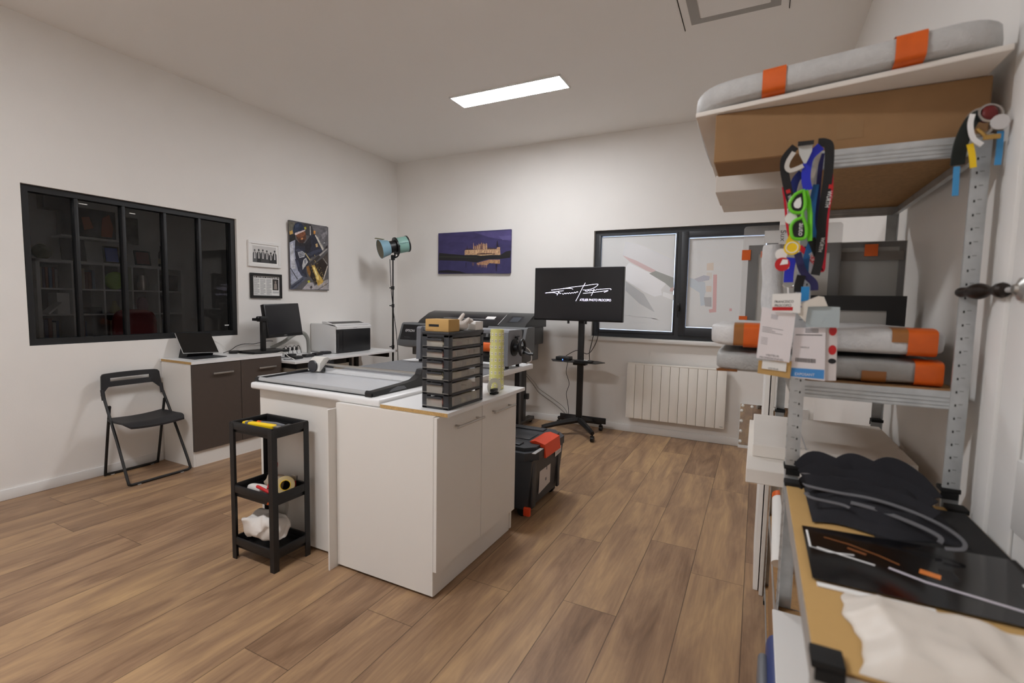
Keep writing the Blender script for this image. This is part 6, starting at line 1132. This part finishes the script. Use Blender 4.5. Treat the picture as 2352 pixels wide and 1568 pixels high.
MB().lathe([(.001, 0), (.038, .0), (.04, .01), (.04, .16), (.035, .19), (.016, .23), (.015, .28), (.018, .285), (.001, .287)], (-3.12, -1.255, 1.7565), n=24).build('bottle_body', mat('bottle_glass', (24, 28, 22), .15), bo)
MB().lathe([(.0405, .04), (.0405, .11)], (-3.12, -1.255, 1.7565), n=24).build('bottle_label', pm((200, 190, 150)), bo)
simple(MB().pillow((-3.15, -2.52, 1.84), (.08, .085, .083), .9, .02, 16, 24).build('fern_ball', mat('dull_foliage', (96, 100, 62), .9)), 'small round plant at the near end of the bookcase top', 'plant')
ws = simple(MB().box(-3.5, -3.22, -2.30, -1.64, 2.045, 2.075, .002, 1).build('wall_shelf', BW), 'white wall shelf above the office bookcase', 'shelf')
cvs = thing('canvas_picture', (-3.49, -1.84, 2.10), 'dark picture with orange figure above the wall shelf in the office', 'picture')
MB().box(-3.499, -3.46, -2.06, -1.63, 2.10, 2.46, .002, 1).build('canvas', mat('dark_canvas', (58, 54, 52), .7, var=.4, scale=9), cvs)
MB().prism([(-1.80, 2.12), (-1.68, 2.12), (-1.66, 2.25), (-1.70, 2.42), (-1.78, 2.36)], (-3.4598, 0, 0), Y, Z, .001).prism([(-1.98, 2.18), (-1.88, 2.22), (-1.92, 2.36), (-2.0, 2.34)], (-3.4598, 0, 0), Y, Z, .001).build('painted_shape', mat('burnt_orange', (186, 96, 48), .7), cvs)
simple(MB().box(-3.499, -3.47, -1.54, -1.36, 2.06, 2.42, .002, 1).build('wall_picture', mat('grey_canvas', (84, 82, 80), .7, var=.4, scale=12)), 'tall grey picture beside the orange one in the office', 'picture')
simple(MB().box(-3.49, -3.30, -2.42, -2.12, 2.0755+.3, 2.60, .003).box(-3.45, -3.28, -2.26, -2.14, 2.0755, 2.3755, .003).build('shelf_speaker', BLK), 'black speaker stack on the wall shelf in the office', 'speaker')
# desk and chair in the office, low in the window
od = thing('office_desk', (-1.4, -2.2, 0), 'dark desk in the office below the window', 'desk')
MB().box(-2.2, -1.2, -2.7, -1.2, .71, .74).build('desk_top', mat('office_desk_top', (70, 66, 64), .5), od)
for x in (-2.15, -1.25):
    for y in (-2.65, -1.25): MB().box(x-.02, x+.02, y-.02, y+.02, 0, .71).build('leg', BLK2, od)
oc = thing('office_chair', (-2.45, -1.9, 0), 'dark office chair with red backrest behind the office desk', 'chair')
MB().pillow((-2.45, -1.95, .50), (.25, .25, .05), .5).build('seat', BLK2, oc); MB().pillow((-2.62, -1.85, .90), (.05, .24, .28), .5).build('backrest', mat('dull_red_fabric', (150, 44, 40), .9), oc)
MB().cyl((-2.45, -1.95, .03), (-2.45, -1.95, .47), .03).build('gas_column', BLK, oc)
for k in range(5): MB().tube([(-2.45, -1.95, .09), (-2.45+.28*math.cos(k*1.257), -1.95+.28*math.sin(k*1.257), .04)], .02, 8).build('leg', BLK, oc)

ol = thing('ceiling_light', (-1.3, -1.9, HC-.03), 'small dim round fill lamp added on the office ceiling behind the interior window', 'ceiling light')  # added fill lamp, brightens the office so the bookcase shows through the panes
MB().cyl((-1.3, -1.9, HC-.03), (-1.3, -1.9, HC), .16, n=28).build('fill_lamp_rim', TRIM, ol)
MB().cyl((-1.3, -1.9, HC-.034), (-1.3, -1.9, HC-.03), .14, n=28).build('diffuser', mat('fill_diffuser', (255, 255, 255), .5, emit=(250, 251, 255), estr=OFFICE_FILL), ol)
